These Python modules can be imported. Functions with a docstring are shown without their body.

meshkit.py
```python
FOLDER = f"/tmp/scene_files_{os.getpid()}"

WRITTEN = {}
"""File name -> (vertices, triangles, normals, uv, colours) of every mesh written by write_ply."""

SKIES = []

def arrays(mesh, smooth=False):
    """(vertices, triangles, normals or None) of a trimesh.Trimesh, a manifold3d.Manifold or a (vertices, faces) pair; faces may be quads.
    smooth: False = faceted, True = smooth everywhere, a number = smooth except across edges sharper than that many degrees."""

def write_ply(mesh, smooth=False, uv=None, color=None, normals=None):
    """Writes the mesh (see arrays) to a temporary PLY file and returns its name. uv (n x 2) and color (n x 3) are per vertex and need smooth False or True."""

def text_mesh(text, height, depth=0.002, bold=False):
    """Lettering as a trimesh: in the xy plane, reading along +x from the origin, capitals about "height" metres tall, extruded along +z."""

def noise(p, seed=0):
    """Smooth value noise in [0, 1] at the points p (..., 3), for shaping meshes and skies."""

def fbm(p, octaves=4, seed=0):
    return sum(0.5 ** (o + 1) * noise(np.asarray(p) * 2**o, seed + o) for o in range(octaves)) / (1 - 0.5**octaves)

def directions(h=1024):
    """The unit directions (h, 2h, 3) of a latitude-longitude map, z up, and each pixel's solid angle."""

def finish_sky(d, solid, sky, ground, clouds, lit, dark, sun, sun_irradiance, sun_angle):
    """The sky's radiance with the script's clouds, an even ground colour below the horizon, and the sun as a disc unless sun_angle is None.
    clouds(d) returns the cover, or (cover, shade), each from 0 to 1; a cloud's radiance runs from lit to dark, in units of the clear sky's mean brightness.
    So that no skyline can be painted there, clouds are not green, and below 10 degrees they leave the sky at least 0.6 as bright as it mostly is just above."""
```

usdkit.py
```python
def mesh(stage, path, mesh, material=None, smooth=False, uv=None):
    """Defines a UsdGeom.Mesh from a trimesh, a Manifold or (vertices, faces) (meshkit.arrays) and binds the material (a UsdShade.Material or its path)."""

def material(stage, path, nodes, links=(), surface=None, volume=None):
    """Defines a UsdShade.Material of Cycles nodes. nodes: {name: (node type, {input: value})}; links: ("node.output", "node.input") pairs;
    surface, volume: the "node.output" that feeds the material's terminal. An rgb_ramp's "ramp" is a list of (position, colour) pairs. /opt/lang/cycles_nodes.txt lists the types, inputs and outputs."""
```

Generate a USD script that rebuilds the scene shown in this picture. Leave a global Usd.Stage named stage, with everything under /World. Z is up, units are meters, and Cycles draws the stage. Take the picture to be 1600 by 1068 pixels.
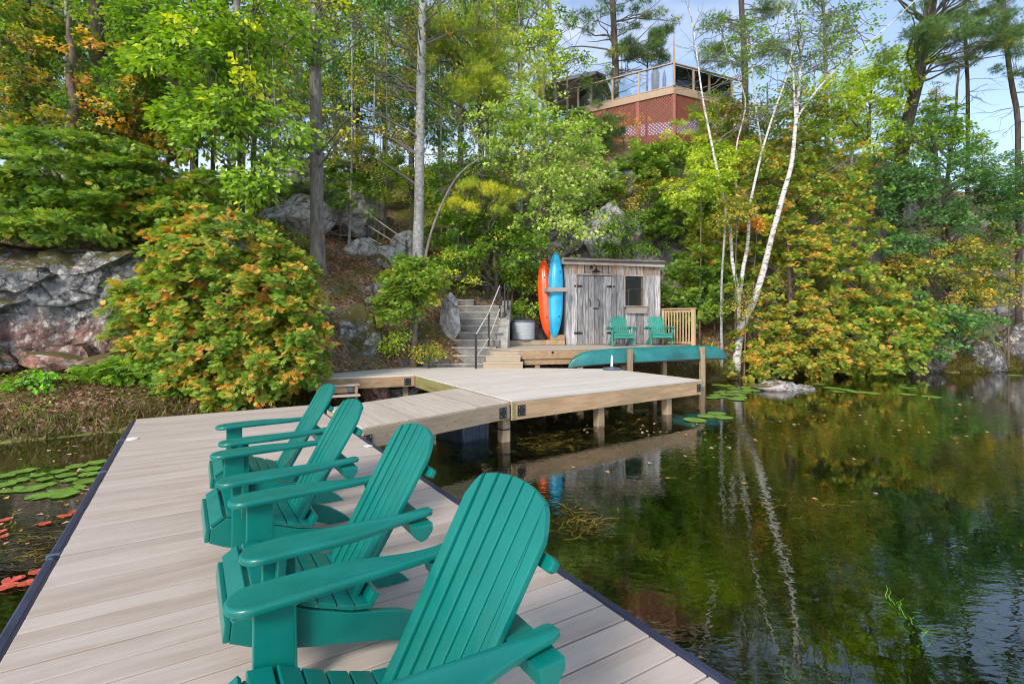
import math, re
import numpy as np, trimesh, usdkit, meshkit
from scipy.interpolate import RBFInterpolator
from shapely.geometry import Polygon, box as sbox
from shapely import affinity
from pxr import Usd, UsdGeom, UsdLux, UsdShade, Sdf, Gf, Vt

stage = Usd.Stage.CreateInMemory()
UsdGeom.SetStageUpAxis(stage, 'Z')
UsdGeom.SetStageMetersPerUnit(stage, 1.0)
UsdGeom.Xform.Define(stage, '/World')

# ------------------------------------------------------------------ camera, sky, sun, exposure
CAM_H = 1.9                                   # eye height above the lake, in metres
cam = UsdGeom.Camera.Define(stage, '/World/camera')
cam.CreateHorizontalApertureAttr(36.0)
cam.CreateVerticalApertureAttr(24.0)
cam.CreateFocalLengthAttr(18.0)
cam.CreateVerticalApertureOffsetAttr(-0.675)  # small lens shift keeps the verticals upright
cam.CreateFStopAttr(0.0)
cam.AddTranslateOp().Set(Gf.Vec3d(0, 0, CAM_H))
cam.AddRotateXOp().Set(90.0)
cam.CreateExposureAttr(1.25)

SUN_DIR = np.array([-0.42, -0.78, 0.62]); SUN_DIR /= np.linalg.norm(SUN_DIR)
SUN_EL = math.asin(SUN_DIR[2]); SUN_ROT = math.atan2(SUN_DIR[0], SUN_DIR[1])
sky_mat = usdkit.material(stage, '/World/Looks/sky_air', {
    's': ('sky_texture', {'sky_type': 'single_scattering', 'sun_disc': False, 'sun_elevation': SUN_EL, 'sun_rotation': SUN_ROT}),
    'tc': ('texture_coordinate', {}),
    'mp': ('mapping', {'mapping_type': 'point', 'scale': (1.0, 1.0, 2.2), 'location': (0.35, 0.0, 0.1)}),
    'n': ('noise_texture', {'scale': 2.3, 'detail': 7.0, 'roughness': 0.55, 'distortion': 0.3}),
    'r': ('rgb_ramp', {'ramp': [(0.0, (0.10,) * 3), (0.50, (0.10,) * 3), (0.74, (0.80,) * 3), (1.0, (0.95,) * 3)]}),
    'm': ('mix', {'mix_type': 'mix', 'color2': (5.2, 5.2, 5.3)}),
    'b': ('background_shader', {'strength': 0.11})},
    [('tc.generated', 'mp.vector'), ('mp.vector', 'n.vector'), ('n.fac', 'r.fac'), ('r.color', 'm.fac'), ('s.color', 'm.color1'), ('m.color', 'b.color')],
    surface='b.background')
dome = UsdLux.DomeLight.Define(stage, '/World/sky')
UsdShade.MaterialBindingAPI.Apply(dome.GetPrim()).Bind(sky_mat)
dome.GetPrim().SetCustomDataByKey('kind', 'structure')
sun = UsdLux.DistantLight.Define(stage, '/World/sun')
sun.CreateIntensityAttr(0.4); sun.CreateAngleAttr(13.0); sun.CreateColorAttr(Gf.Vec3f(1.0, 0.93, 0.82))
sun.CreateNormalizeAttr(True)
zx = SUN_DIR; xx = np.cross([0, 0, 1.0], zx); xx /= np.linalg.norm(xx); yx = np.cross(zx, xx)
sun.AddTransformOp().Set(Gf.Matrix4d(*xx, 0, *yx, 0, *zx, 0, 0, 0, 0, 1))

# ------------------------------------------------------------------ helpers
rng = np.random.default_rng(20240917)
HY = 504.0


def C(px, py, d):
    """A point seen at (px, py) of the 1600 wide picture, d metres in front of the lens plane."""
    return np.array([(px - 800.0) / 800.0 * d, d, CAM_H - (py - HY) / 800.0 * d])


def G(px, py, z):
    return C(px, py, 800.0 * (CAM_H - z) / (py - HY))


names, frames = {}, {}


def numbered(parent, name):
    k = names.get((parent, name), -1) + 1
    names[(parent, name)] = k
    return f'{parent}/{name}' if k == 0 else f'{parent}/{name}_{k:03d}'


def tag(prim, label=None, cat=None, group=None, kind=None):
    for key, v in (('label', label), ('category', cat), ('group', group), ('kind', kind)):
        if v:
            prim.SetCustomDataByKey(key, v)


def thing(name, label, cat, group=None, loc=(0, 0, 0), kind=None):
    p = numbered('/World', name)
    x = UsdGeom.Xform.Define(stage, p)
    x.AddTranslateOp().Set(Gf.Vec3d(*map(float, loc)))
    x.AddRotateZOp().Set(0.0)
    x.AddScaleOp().Set(Gf.Vec3f(1, 1, 1))
    tag(x.GetPrim(), label, cat, group, kind)
    frames[p] = np.array(loc, float)
    return p


def place(p, loc, rotz=0.0, s=(1, 1, 1)):
    x = UsdGeom.Xform(stage.GetPrimAtPath(p))
    ops = x.GetOrderedXformOps()
    ops[0].Set(Gf.Vec3d(*map(float, loc))); ops[1].Set(math.degrees(rotz)); ops[2].Set(Gf.Vec3f(*map(float, s)))


def dup(src, loc, rotz=0.0, s=(1, 1, 1), label=None, name=None, group=None):
    p = numbered('/World', name or re.sub(r'_[0-9]{3}$', '', src.split('/')[2]))
    x = UsdGeom.Xform.Define(stage, p)
    x.GetPrim().GetReferences().AddInternalReference(src)
    x.GetPrim().SetInstanceable(True)
    was = stage.GetPrimAtPath(src).GetCustomData()
    tag(x.GetPrim(), label or was.get('label'), was.get('category'), group or was.get('group'), was.get('kind'))
    x.ClearXformOpOrder()
    x.AddTranslateOp().Set(Gf.Vec3d(*map(float, loc))); x.AddRotateZOp().Set(math.degrees(rotz)); x.AddScaleOp().Set(Gf.Vec3f(*map(float, s)))
    return p


def vf(mesh):
    v, f, _ = meshkit.arrays(mesh)
    return np.asarray(v, float), np.asarray(f, int)


def part(parent, name, mesh, mat, smooth=False, label=None, kind=None, tint=None):
    v, f = vf(mesh)
    loc = frames[parent]
    p = numbered(parent, name)
    m = usdkit.mesh(stage, p, (v - loc, f), mat, smooth=smooth if tint is None else False)
    if tint is not None:
        UsdGeom.PrimvarsAPI(m).CreatePrimvar('tint', Sdf.ValueTypeNames.FloatArray, 'vertex').Set(Vt.FloatArray.FromNumpy(np.asarray(tint, np.float32)))
    frames[p] = loc
    tag(m.GetPrim(), label=label, kind=kind)
    return p


def solo(name, mesh, mat, label=None, cat=None, group=None, kind=None, smooth=False, tint=None):
    frames['/World'] = np.zeros(3)
    p = part('/World', name, mesh, mat, smooth, tint=tint)
    tag(stage.GetPrimAtPath(p), label, cat, group, kind)
    return p


class MB:
    def __init__(self):
        self.v, self.f, self.n, self.t = [], [], 0, []

    def add(self, mesh, tint=None):
        v, f = mesh if isinstance(mesh, tuple) else vf(mesh)
        self.v.append(v); self.f.append(f + self.n); self.n += len(v)
        if tint is not None:
            self.t.append(tint)
        return self

    def mesh(self):
        return np.vstack(self.v), np.vstack(self.f)

    def tint(self):
        return np.concatenate(self.t)


def unit(a):
    a = np.asarray(a, float)
    return a / np.linalg.norm(a, axis=-1, keepdims=True)


def _chamfer_template():
    pts, key = [], []
    for s in np.ndindex(2, 2, 2):
        sg = np.array(s) * 2 - 1
        for ax in range(3):
            key.append((sg, ax))
            p = sg * 1.0; p = p * 0.9; p[ax] = sg[ax]
            pts.append(p)
    h = trimesh.convex.convex_hull(np.array(pts))
    order = [int(np.argmin(np.linalg.norm(h.vertices - p, axis=1))) for p in pts]
    inv = {o: i for i, o in enumerate(order)}
    return [np.array([k[0] for k in key], float), np.array([np.eye(3)[k[1]] for k in key]), np.array([[inv[i] for i in f] for f in h.faces])]


_CT = _chamfer_template()


def cbox(o, U, V, N, lu, lv, ln, ch=0.004):
    """A box centred at o with edges lu, lv, ln along U, V, N and chamfered edges."""
    half = np.array([lu, lv, ln]) / 2
    loc = _CT[0] * (half - ch * (1 - _CT[1]))
    M = np.array([unit(U), unit(V), unit(N)])
    if np.linalg.det(M) < 0:
        return loc @ M + o, _CT[2][:, ::-1]
    return loc @ M + o, _CT[2]


Z = np.array([0, 0, 1.0])


def beam(a, b, w, h, ch=0.004, up=Z):
    """A chamfered bar from a to b, w wide, h tall, centred on the line."""
    a, b = np.asarray(a, float), np.asarray(b, float)
    U = unit(b - a); V = np.cross(up, U)
    V = unit(V) if np.linalg.norm(V) > 1e-6 else np.array([1.0, 0, 0])
    return cbox((a + b) / 2, U, V, np.cross(U, V), np.linalg.norm(b - a), w, h, ch)


def ext(pts, h, b, O, U, V, steps=2):
    """Outline pts (in U, V) extruded by h along U x V, centred on O, with rounded edges of radius b."""
    pts = np.asarray(pts, float)
    pts = pts[np.linalg.norm(pts - np.roll(pts, 1, 0), axis=1) > 1e-5]
    pg = Polygon(pts)
    if not pg.exterior.is_ccw:
        pts = pts[::-1]
    a = unit(pts - np.roll(pts, 1, 0)); c = unit(np.roll(pts, -1, 0) - pts)
    na = np.stack([a[:, 1], -a[:, 0]], 1); nc = np.stack([c[:, 1], -c[:, 0]], 1)
    nrm = unit(na + nc); nrm = nrm / np.clip((nrm * na).sum(1, keepdims=True), 0.5, 1)
    rings, n = [], len(pts)
    prof = [(b * (1 - math.sin(t)), b * (1 - math.cos(t))) for t in np.linspace(0, math.pi / 2, steps + 1)]
    prof = [(i, z) for i, z in prof]                     # (inset, height) from the flat face outwards
    lo = [(i, -h / 2 + z) for i, z in prof]; hi = [(i, h / 2 - z) for i, z in prof[::-1]]
    for i, z in lo + hi:
        q = pts - nrm * i
        rings.append(np.column_stack([q, np.full(n, z)]))
    v = np.vstack(rings); f = []
    k = np.arange(n); k2 = (k + 1) % n
    for r in range(len(rings) - 1):
        a0, b0 = r * n, (r + 1) * n
        f.append(np.stack([a0 + k, a0 + k2, b0 + k2], 1)); f.append(np.stack([a0 + k, b0 + k2, b0 + k], 1))
    cap_v, cap_f = trimesh.creation.triangulate_polygon(Polygon(rings[0][:, :2]), engine='earcut')
    idx = np.array([int(np.argmin(np.linalg.norm(rings[0][:, :2] - q, axis=1))) for q in cap_v])
    cf = idx[cap_f]
    e = rings[0][:, :2]
    e1, e2 = e[cf[:, 1]] - e[cf[:, 0]], e[cf[:, 2]] - e[cf[:, 0]]
    area = e1[:, 0] * e2[:, 1] - e1[:, 1] * e2[:, 0]
    cf = np.where(area[:, None] > 0, cf, cf[:, ::-1])
    f.append(cf[:, ::-1]); f.append(cf + (len(rings) - 1) * n)
    U, V = unit(U), unit(V); W = np.cross(U, V)
    return v @ np.array([U, V, W]) + np.asarray(O, float), np.vstack(f)


def tube(pts, rad, sides=7, cap=True):
    pts = np.asarray(pts, float); n = len(pts)
    rad = np.broadcast_to(np.asarray(rad, float), (n,))
    t = unit(np.gradient(pts, axis=0) + 1e-12)
    ref = np.array([0.31, 0.95, 0.05]) if abs(t[:, 1]).mean() < 0.8 else np.array([1.0, 0.1, 0.2])
    a = unit(np.cross(t, ref)); b = np.cross(t, a)
    th = np.arange(sides) / sides * 2 * math.pi
    ring = pts[:, None] + rad[:, None, None] * (np.cos(th)[None, :, None] * a[:, None] + np.sin(th)[None, :, None] * b[:, None])
    v = ring.reshape(-1, 3)
    k = np.arange(sides); k2 = (k + 1) % sides; f = []
    for i in range(n - 1):
        f.append(np.stack([i * sides + k, i * sides + k2, (i + 1) * sides + k2], 1)); f.append(np.stack([i * sides + k, (i + 1) * sides + k2, (i + 1) * sides + k], 1))
    if cap:
        v = np.vstack([v, pts[0], pts[-1]])
        f.append(np.stack([np.full(sides, n * sides), k2, k], 1)); f.append(np.stack([np.full(sides, n * sides + 1), (n - 1) * sides + k, (n - 1) * sides + k2], 1))
    return v, np.vstack(f)


def lathe(profile, c, sides=24):
    """profile: (radius, z) from bottom to top."""
    pr = np.asarray(profile, float); th = np.arange(sides) / sides * 2 * math.pi
    v = np.stack([pr[:, None, 0] * np.cos(th), pr[:, None, 0] * np.sin(th), np.broadcast_to(pr[:, None, 1], (len(pr), sides))], -1).reshape(-1, 3) + c
    k = np.arange(sides); k2 = (k + 1) % sides; f = []
    for i in range(len(pr) - 1):
        f.append(np.stack([i * sides + k, i * sides + k2, (i + 1) * sides + k2], 1)); f.append(np.stack([i * sides + k, (i + 1) * sides + k2, (i + 1) * sides + k], 1))
    return v, np.vstack(f)


def spline(pts, n):
    """n points on a smooth curve through pts (any number of columns)."""
    pts = np.asarray(pts, float)
    from scipy.interpolate import PchipInterpolator
    s = np.concatenate([[0], np.cumsum(np.linalg.norm(np.diff(pts[:, :3], axis=0), axis=1))])
    return PchipInterpolator(s, pts)(np.linspace(0, s[-1], n))


# ------------------------------------------------------------------ materials
def mat(name, nodes, links, surface='p.BSDF'):
    return usdkit.material(stage, f'/World/Looks/{name}', nodes, links, surface=surface)


def plain(name, col, rough=0.5, metal=0.0, var=0.12, scale=9.0, bump=0.0, spec=0.5, coat=0.0):
    c1 = tuple(x * (1 - var) for x in col); c2 = tuple(min(1, x * (1 + var)) for x in col)
    return mat(name, {
        'g': ('geometry', {}), 'n': ('noise_texture', {'scale': scale, 'detail': 5.0, 'roughness': 0.6}),
        'r': ('rgb_ramp', {'ramp': [(0.3, c1), (0.7, c2)]}),
        'rr': ('map_range', {'value': 0.5, 'from_min': 0.25, 'from_max': 0.75, 'to_min': max(0.02, rough - 0.1), 'to_max': min(1, rough + 0.12)}),
        'bp': ('bump', {'strength': bump, 'distance': 0.004}),
        'p': ('principled_bsdf', {'metallic': metal, 'specular_ior_level': spec, 'coat_weight': coat})},
        [('g.position', 'n.vector'), ('n.fac', 'r.fac'), ('r.color', 'p.base_color'), ('n.fac', 'rr.value'), ('rr.result', 'p.roughness'), ('n.fac', 'bp.height'), ('bp.normal', 'p.normal')])


def wood(name, ramp, ang=0.0, vertical=False, stretch=14.0, scale=3.0, rough=0.6, vary=0.25, stain=(0.3, 0.2, 0.12), stain_amt=0.35, bump=0.3, spec=0.4):
    """Grain runs along the direction ang (radians in plan) or upwards; object_info.random shifts the tone of every board."""
    sc = (stretch, stretch, 1.0) if vertical else (1.0, stretch, stretch)
    return mat(name, {
        'g': ('geometry', {}), 'oi': ('object_info', {}),
        'm0': ('mapping', {'mapping_type': 'point', 'rotation': (0, 0, -ang)}),
        'off': ('combine_xyz', {'x': 0.0, 'y': 0.0, 'z': 0.0}), 'om': ('math', {'math_type': 'multiply', 'value2': 37.0}),
        'ad': ('vector_math', {'math_type': 'add'}),
        'm1': ('mapping', {'mapping_type': 'point', 'scale': sc}),
        'n': ('noise_texture', {'scale': scale, 'detail': 6.0, 'roughness': 0.62, 'distortion': 0.6}),
        'r': ('rgb_ramp', {'ramp': ramp}),
        'm2': ('mapping', {'mapping_type': 'point', 'scale': (4.0, 4.0, 0.8) if vertical else (0.8, 4.0, 4.0)}),
        'n2': ('noise_texture', {'scale': 1.1, 'detail': 6.0, 'roughness': 0.6}),
        'r2': ('rgb_ramp', {'ramp': [(0.46, (0, 0, 0)), (0.70, (1, 1, 1))]}),
        'sm': ('math', {'math_type': 'multiply', 'value2': stain_amt}),
        'mx': ('mix', {'mix_type': 'mix', 'color2': stain}),
        'vr': ('map_range', {'from_min': 0.0, 'from_max': 1.0, 'to_min': 1 - vary, 'to_max': 1 + vary * 0.55}),
        'hs': ('hsv', {}),
        'bp': ('bump', {'strength': bump, 'distance': 0.004}),
        'p': ('principled_bsdf', {'roughness': rough, 'specular_ior_level': spec})},
        [('g.position', 'm0.vector'), ('m0.vector', 'ad.vector1'), ('oi.random', 'om.value1'), ('om.value', 'off.x'), ('om.value', 'off.z'), ('off.vector', 'ad.vector2'),
         ('ad.vector', 'm1.vector'), ('m1.vector', 'n.vector'), ('n.fac', 'r.fac'), ('ad.vector', 'm2.vector'), ('m2.vector', 'n2.vector'), ('n2.fac', 'r2.fac'), ('r2.color', 'sm.value1'), ('sm.value', 'mx.fac'),
         ('r.color', 'mx.color1'), ('oi.random', 'vr.value'), ('vr.result', 'hs.value'), ('mx.color', 'hs.color'), ('hs.color', 'p.base_color'), ('n.fac', 'bp.height'), ('bp.normal', 'p.normal')])


def leaf(name, ramp, trans=0.32, rough=0.5, k=2.15):
    ramp = [(a, tuple(min(.72, x * k * w) for x, w in zip(c, (1.13, 0.98, 0.95)))) for a, c in ramp]
    return mat(name, {
        'a': ('attribute', {'attribute': 'tint'}), 'r': ('rgb_ramp', {'ramp': ramp}),
        'hs': ('hsv', {'saturation': 1.1, 'value': 1.35}),
        't': ('translucent_bsdf', {}), 'p': ('principled_bsdf', {'roughness': rough, 'specular_ior_level': 0.35}),
        'x': ('mix_closure', {'fac': trans})},
        [('a.fac', 'r.fac'), ('r.color', 'p.base_color'), ('r.color', 'hs.color'), ('hs.color', 't.color'), ('p.BSDF', 'x.closure1'), ('t.BSDF', 'x.closure2')], surface='x.closure')


DOCK_A = math.atan2(0.5315, 0.847)             # direction of the dock boards in plan
M = {}
M['dock_board'] = wood('dock_board', [(0.25, (0.41, 0.34, 0.295)), (0.5, (0.455, 0.385, 0.338)), (0.75, (0.50, 0.428, 0.38))], ang=DOCK_A, stretch=22, scale=2.2, vary=0.07, stain=(0.25, 0.17, 0.11), stain_amt=0.45, rough=0.55)
M['ramp_board'] = wood('ramp_board', [(0.25, (0.40, 0.335, 0.28)), (0.75, (0.54, 0.47, 0.40))], ang=2.11, stretch=22, scale=2.2, vary=0.13, stain=(0.25, 0.17, 0.1), stain_amt=0.35)
M['plat_board'] = wood('platform_board', [(0.25, (0.54, 0.48, 0.425)), (0.75, (0.68, 0.62, 0.565))], ang=0.63, stretch=22, scale=2.2, vary=0.09, stain=(0.3, 0.22, 0.15), stain_amt=0.3)
M['deck_board'] = wood('deck_board', [(0.25, (0.36, 0.31, 0.25)), (0.75, (0.50, 0.44, 0.37))], ang=0.287, stretch=22, scale=2.2, vary=0.10, stain=(0.3, 0.22, 0.15))
M['beam'] = wood('pressure_treated_beam', [(0.2, (0.22, 0.13, 0.07)), (0.5, (0.40, 0.26, 0.145)), (0.8, (0.52, 0.36, 0.22))], ang=0.63, stretch=12, scale=2.0, vary=0.22, stain=(0.20, 0.17, 0.10), stain_amt=0.6)
M['beam_grey'] = wood('grey_beam', [(0.2, (0.25, 0.19, 0.13)), (0.5, (0.36, 0.28, 0.19)), (0.8, (0.46, 0.37, 0.27))], ang=0.8, stretch=12, scale=2.0, vary=0.2, stain=(0.16, 0.14, 0.09), stain_amt=0.6)
M['beam_green'] = wood('algae_beam', [(0.2, (0.13, 0.12, 0.045)), (0.5, (0.22, 0.20, 0.08)), (0.8, (0.32, 0.27, 0.13))], ang=2.1, stretch=10, scale=2.0, vary=0.2, stain=(0.10, 0.12, 0.03), stain_amt=0.6)
M['post'] = wood('post_wood', [(0.2, (0.22, 0.15, 0.09)), (0.5, (0.36, 0.26, 0.16)), (0.8, (0.46, 0.35, 0.23))], vertical=True, stretch=12, scale=2.0, vary=0.2, stain=(0.14, 0.12, 0.07), stain_amt=0.5)
M['rail_wood'] = wood('rail_wood', [(0.2, (0.30, 0.19, 0.10)), (0.5, (0.44, 0.30, 0.17)), (0.8, (0.55, 0.40, 0.25))], vertical=True, stretch=12, scale=2.0, vary=0.2, stain=(0.3, 0.2, 0.1))
M['step_board'] = wood('step_board', [(0.2, (0.30, 0.235, 0.165)), (0.8, (0.42, 0.34, 0.25))], ang=0.1, stretch=18, scale=2.4, vary=0.12)
M['barn'] = wood('weathered_barn_board', [(0.22, (0.075, 0.07, 0.078)), (0.40, (0.25, 0.24, 0.25)), (0.53, (0.42, 0.405, 0.415)), (0.72, (0.66, 0.64, 0.64))], vertical=True, stretch=11, scale=2.1, vary=0.42, stain=(0.14, 0.12, 0.115), stain_amt=0.5, rough=0.8, bump=0.7, spec=0.2)
M['barn_fresh'] = wood('rusty_brown_board', [(0.25, (0.13, 0.08, 0.06)), (0.42, (0.28, 0.20, 0.15)), (0.55, (0.40, 0.35, 0.32)), (0.75, (0.56, 0.53, 0.51))], vertical=True, stretch=11, scale=2.6, vary=0.3, stain=(0.34, 0.15, 0.06), stain_amt=0.8, rough=0.8, bump=0.6, spec=0.2)
M['barn_trim'] = wood('weathered_trim', [(0.2, (0.23, 0.19, 0.17)), (0.5, (0.38, 0.33, 0.30)), (0.8, (0.50, 0.45, 0.41))], ang=0.21, stretch=12, scale=2.0, vary=0.2, stain=(0.33, 0.16, 0.08), stain_amt=0.7, rough=0.8, bump=0.6, spec=0.2)
M['red_stain'] = wood('red_stained_wood', [(0.2, (0.17, 0.05, 0.035)), (0.5, (0.27, 0.082, 0.058)), (0.8, (0.36, 0.13, 0.095))], vertical=True, stretch=8, scale=3.0, vary=0.2, stain=(0.2, 0.06, 0.04))
M['pale_rail'] = wood('pale_rail_wood', [(0.2, (0.28, 0.19, 0.13)), (0.8, (0.44, 0.33, 0.24))], vertical=True, stretch=8, scale=3.0, vary=0.15, stain=(0.4, 0.25, 0.15))
M['bumper'] = plain('navy_rubber_bumper', (0.022, 0.026, 0.055), 0.45, var=0.35, scale=6)
M['dark_under'] = plain('dark_float_plastic', (0.012, 0.013, 0.016), 0.5)
M['float_blue'] = plain('blue_grey_plastic', (0.075, 0.105, 0.16), 0.4, var=0.25, scale=5)
M['black_metal'] = plain('black_painted_metal', (0.012, 0.012, 0.014), 0.42, var=0.3)
M['cable'] = plain('galvanised_cable', (0.6, 0.6, 0.6), 0.4, metal=0.3)
M['bolt'] = plain('zinc_bolt', (0.45, 0.45, 0.47), 0.35, metal=0.9)
M['concrete'] = plain('concrete_step', (0.20, 0.19, 0.178), 0.85, var=0.32, scale=5, bump=0.6, spec=0.2)
M['concrete_pale'] = plain('pale_concrete', (0.33, 0.315, 0.285), 0.85, var=0.25, scale=6, bump=0.6, spec=0.2)
M['white_disc'] = plain('white_plastic', (0.72, 0.72, 0.70), 0.4, var=0.04)
M['slate_base'] = plain('slate_plastic', (0.075, 0.095, 0.125), 0.4, var=0.15)
M['kayak_red'] = plain('orange_red_plastic', (0.72, 0.075, 0.012), 0.33, var=0.12, scale=3)
M['kayak_blue'] = plain('sky_blue_plastic', (0.02, 0.36, 0.62), 0.32, var=0.22, scale=2.0)
M['kayak_dark'] = plain('black_trim_plastic', (0.015, 0.015, 0.017), 0.45)
M['canoe'] = plain('green_canoe_hull', (0.018, 0.165, 0.165), 0.45, var=0.4, scale=2.2, bump=0.1)
M['canoe_gun'] = plain('dark_gunwale', (0.02, 0.035, 0.035), 0.4)
M['black_cover'] = plain('black_vinyl_cover', (0.012, 0.012, 0.015), 0.5, var=0.3)
M['roof_dark'] = plain('dark_shingle', (0.045, 0.045, 0.05), 0.8, var=0.3, scale=14, bump=0.5)
M['soffit'] = plain('grey_soffit', (0.20, 0.20, 0.21), 0.7)
M['blue_sign'] = plain('blue_painted_sign', (0.03, 0.11, 0.42), 0.45)


def paint(name, col, speck):
    return mat(name, {
        'g': ('geometry', {}), 'tc': ('texture_coordinate', {}), 'n': ('noise_texture', {'scale': 5.0, 'detail': 5.0}),
        'r': ('rgb_ramp', {'ramp': [(0.3, tuple(x * 0.86 for x in col)), (0.7, tuple(x * 1.12 for x in col))]}),
        'v': ('noise_texture', {'scale': 120.0, 'detail': 2.0, 'roughness': 0.7}),
        'vr': ('rgb_ramp', {'ramp': [(0.66, (0, 0, 0)), (0.74, (0.5, 0.5, 0.5))]}),
        'mx': ('mix', {'mix_type': 'mix', 'color2': speck}),
        'rr': ('map_range', {'from_min': 0.3, 'from_max': 0.7, 'to_min': 0.24, 'to_max': 0.40}),
        'bp': ('bump', {'strength': 0.11, 'distance': 0.001}),
        'p': ('principled_bsdf', {'specular_ior_level': 0.5})},
        [('tc.object', 'n.vector'), ('tc.object', 'v.vector'), ('n.fac', 'r.fac'), ('v.fac', 'vr.fac'), ('vr.color', 'mx.fac'), ('r.color', 'mx.color1'), ('mx.color', 'p.base_color'),
         ('n.fac', 'rr.value'), ('rr.result', 'p.roughness'), ('v.fac', 'bp.height'), ('bp.normal', 'p.normal')])


M['chair'] = paint('teal_chair', (0.0006, 0.148, 0.124), (0.04, 0.27, 0.25))
M['chair_old'] = paint('faded_teal_chair', (0.03, 0.24, 0.18), (0.2, 0.42, 0.36))


def bark(name, ramp, sx=9.0, sz=1.6, scale=2.0, bump=0.8, rough=0.9):
    return mat(name, {
        'g': ('geometry', {}), 'm': ('mapping', {'mapping_type': 'point', 'scale': (sx, sx, sz)}),
        'n': ('noise_texture', {'scale': scale, 'detail': 6.0, 'roughness': 0.65, 'distortion': 0.4}), 'r': ('rgb_ramp', {'ramp': ramp}),
        'bp': ('bump', {'strength': bump, 'distance': 0.02}),
        'p': ('principled_bsdf', {'roughness': rough, 'specular_ior_level': 0.2})},
        [('g.position', 'm.vector'), ('m.vector', 'n.vector'), ('n.fac', 'r.fac'), ('r.color', 'p.base_color'), ('n.fac', 'bp.height'), ('bp.normal', 'p.normal')])


M['bark_grey'] = bark('grey_bark', [(0.25, (0.07, 0.062, 0.055)), (0.5, (0.17, 0.155, 0.14)), (0.75, (0.30, 0.28, 0.26))])
M['bark_pale'] = bark('pale_lichen_bark', [(0.25, (0.10, 0.10, 0.10)), (0.45, (0.24, 0.24, 0.24)), (0.7, (0.46, 0.46, 0.45))], sx=5, sz=5, scale=2.4, bump=0.5)
M['bark_dark'] = bark('dark_pine_bark', [(0.25, (0.025, 0.02, 0.018)), (0.5, (0.075, 0.06, 0.052)), (0.75, (0.16, 0.13, 0.115))])
M['bark_brown'] = bark('brown_cedar_bark', [(0.25, (0.06, 0.045, 0.035)), (0.5, (0.14, 0.105, 0.085)), (0.75, (0.24, 0.19, 0.16))])
M['birch'] = bark('white_birch_bark', [(0.34, (0.05, 0.045, 0.04)), (0.42, (0.26, 0.24, 0.23)), (0.50, (0.52, 0.50, 0.49)), (0.7, (0.66, 0.64, 0.63))], sx=2.2, sz=8.0, scale=2.2, bump=0.2, rough=0.7)
M['twig'] = plain('twig_grey', (0.13, 0.115, 0.10), 0.9, var=0.3)


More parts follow.
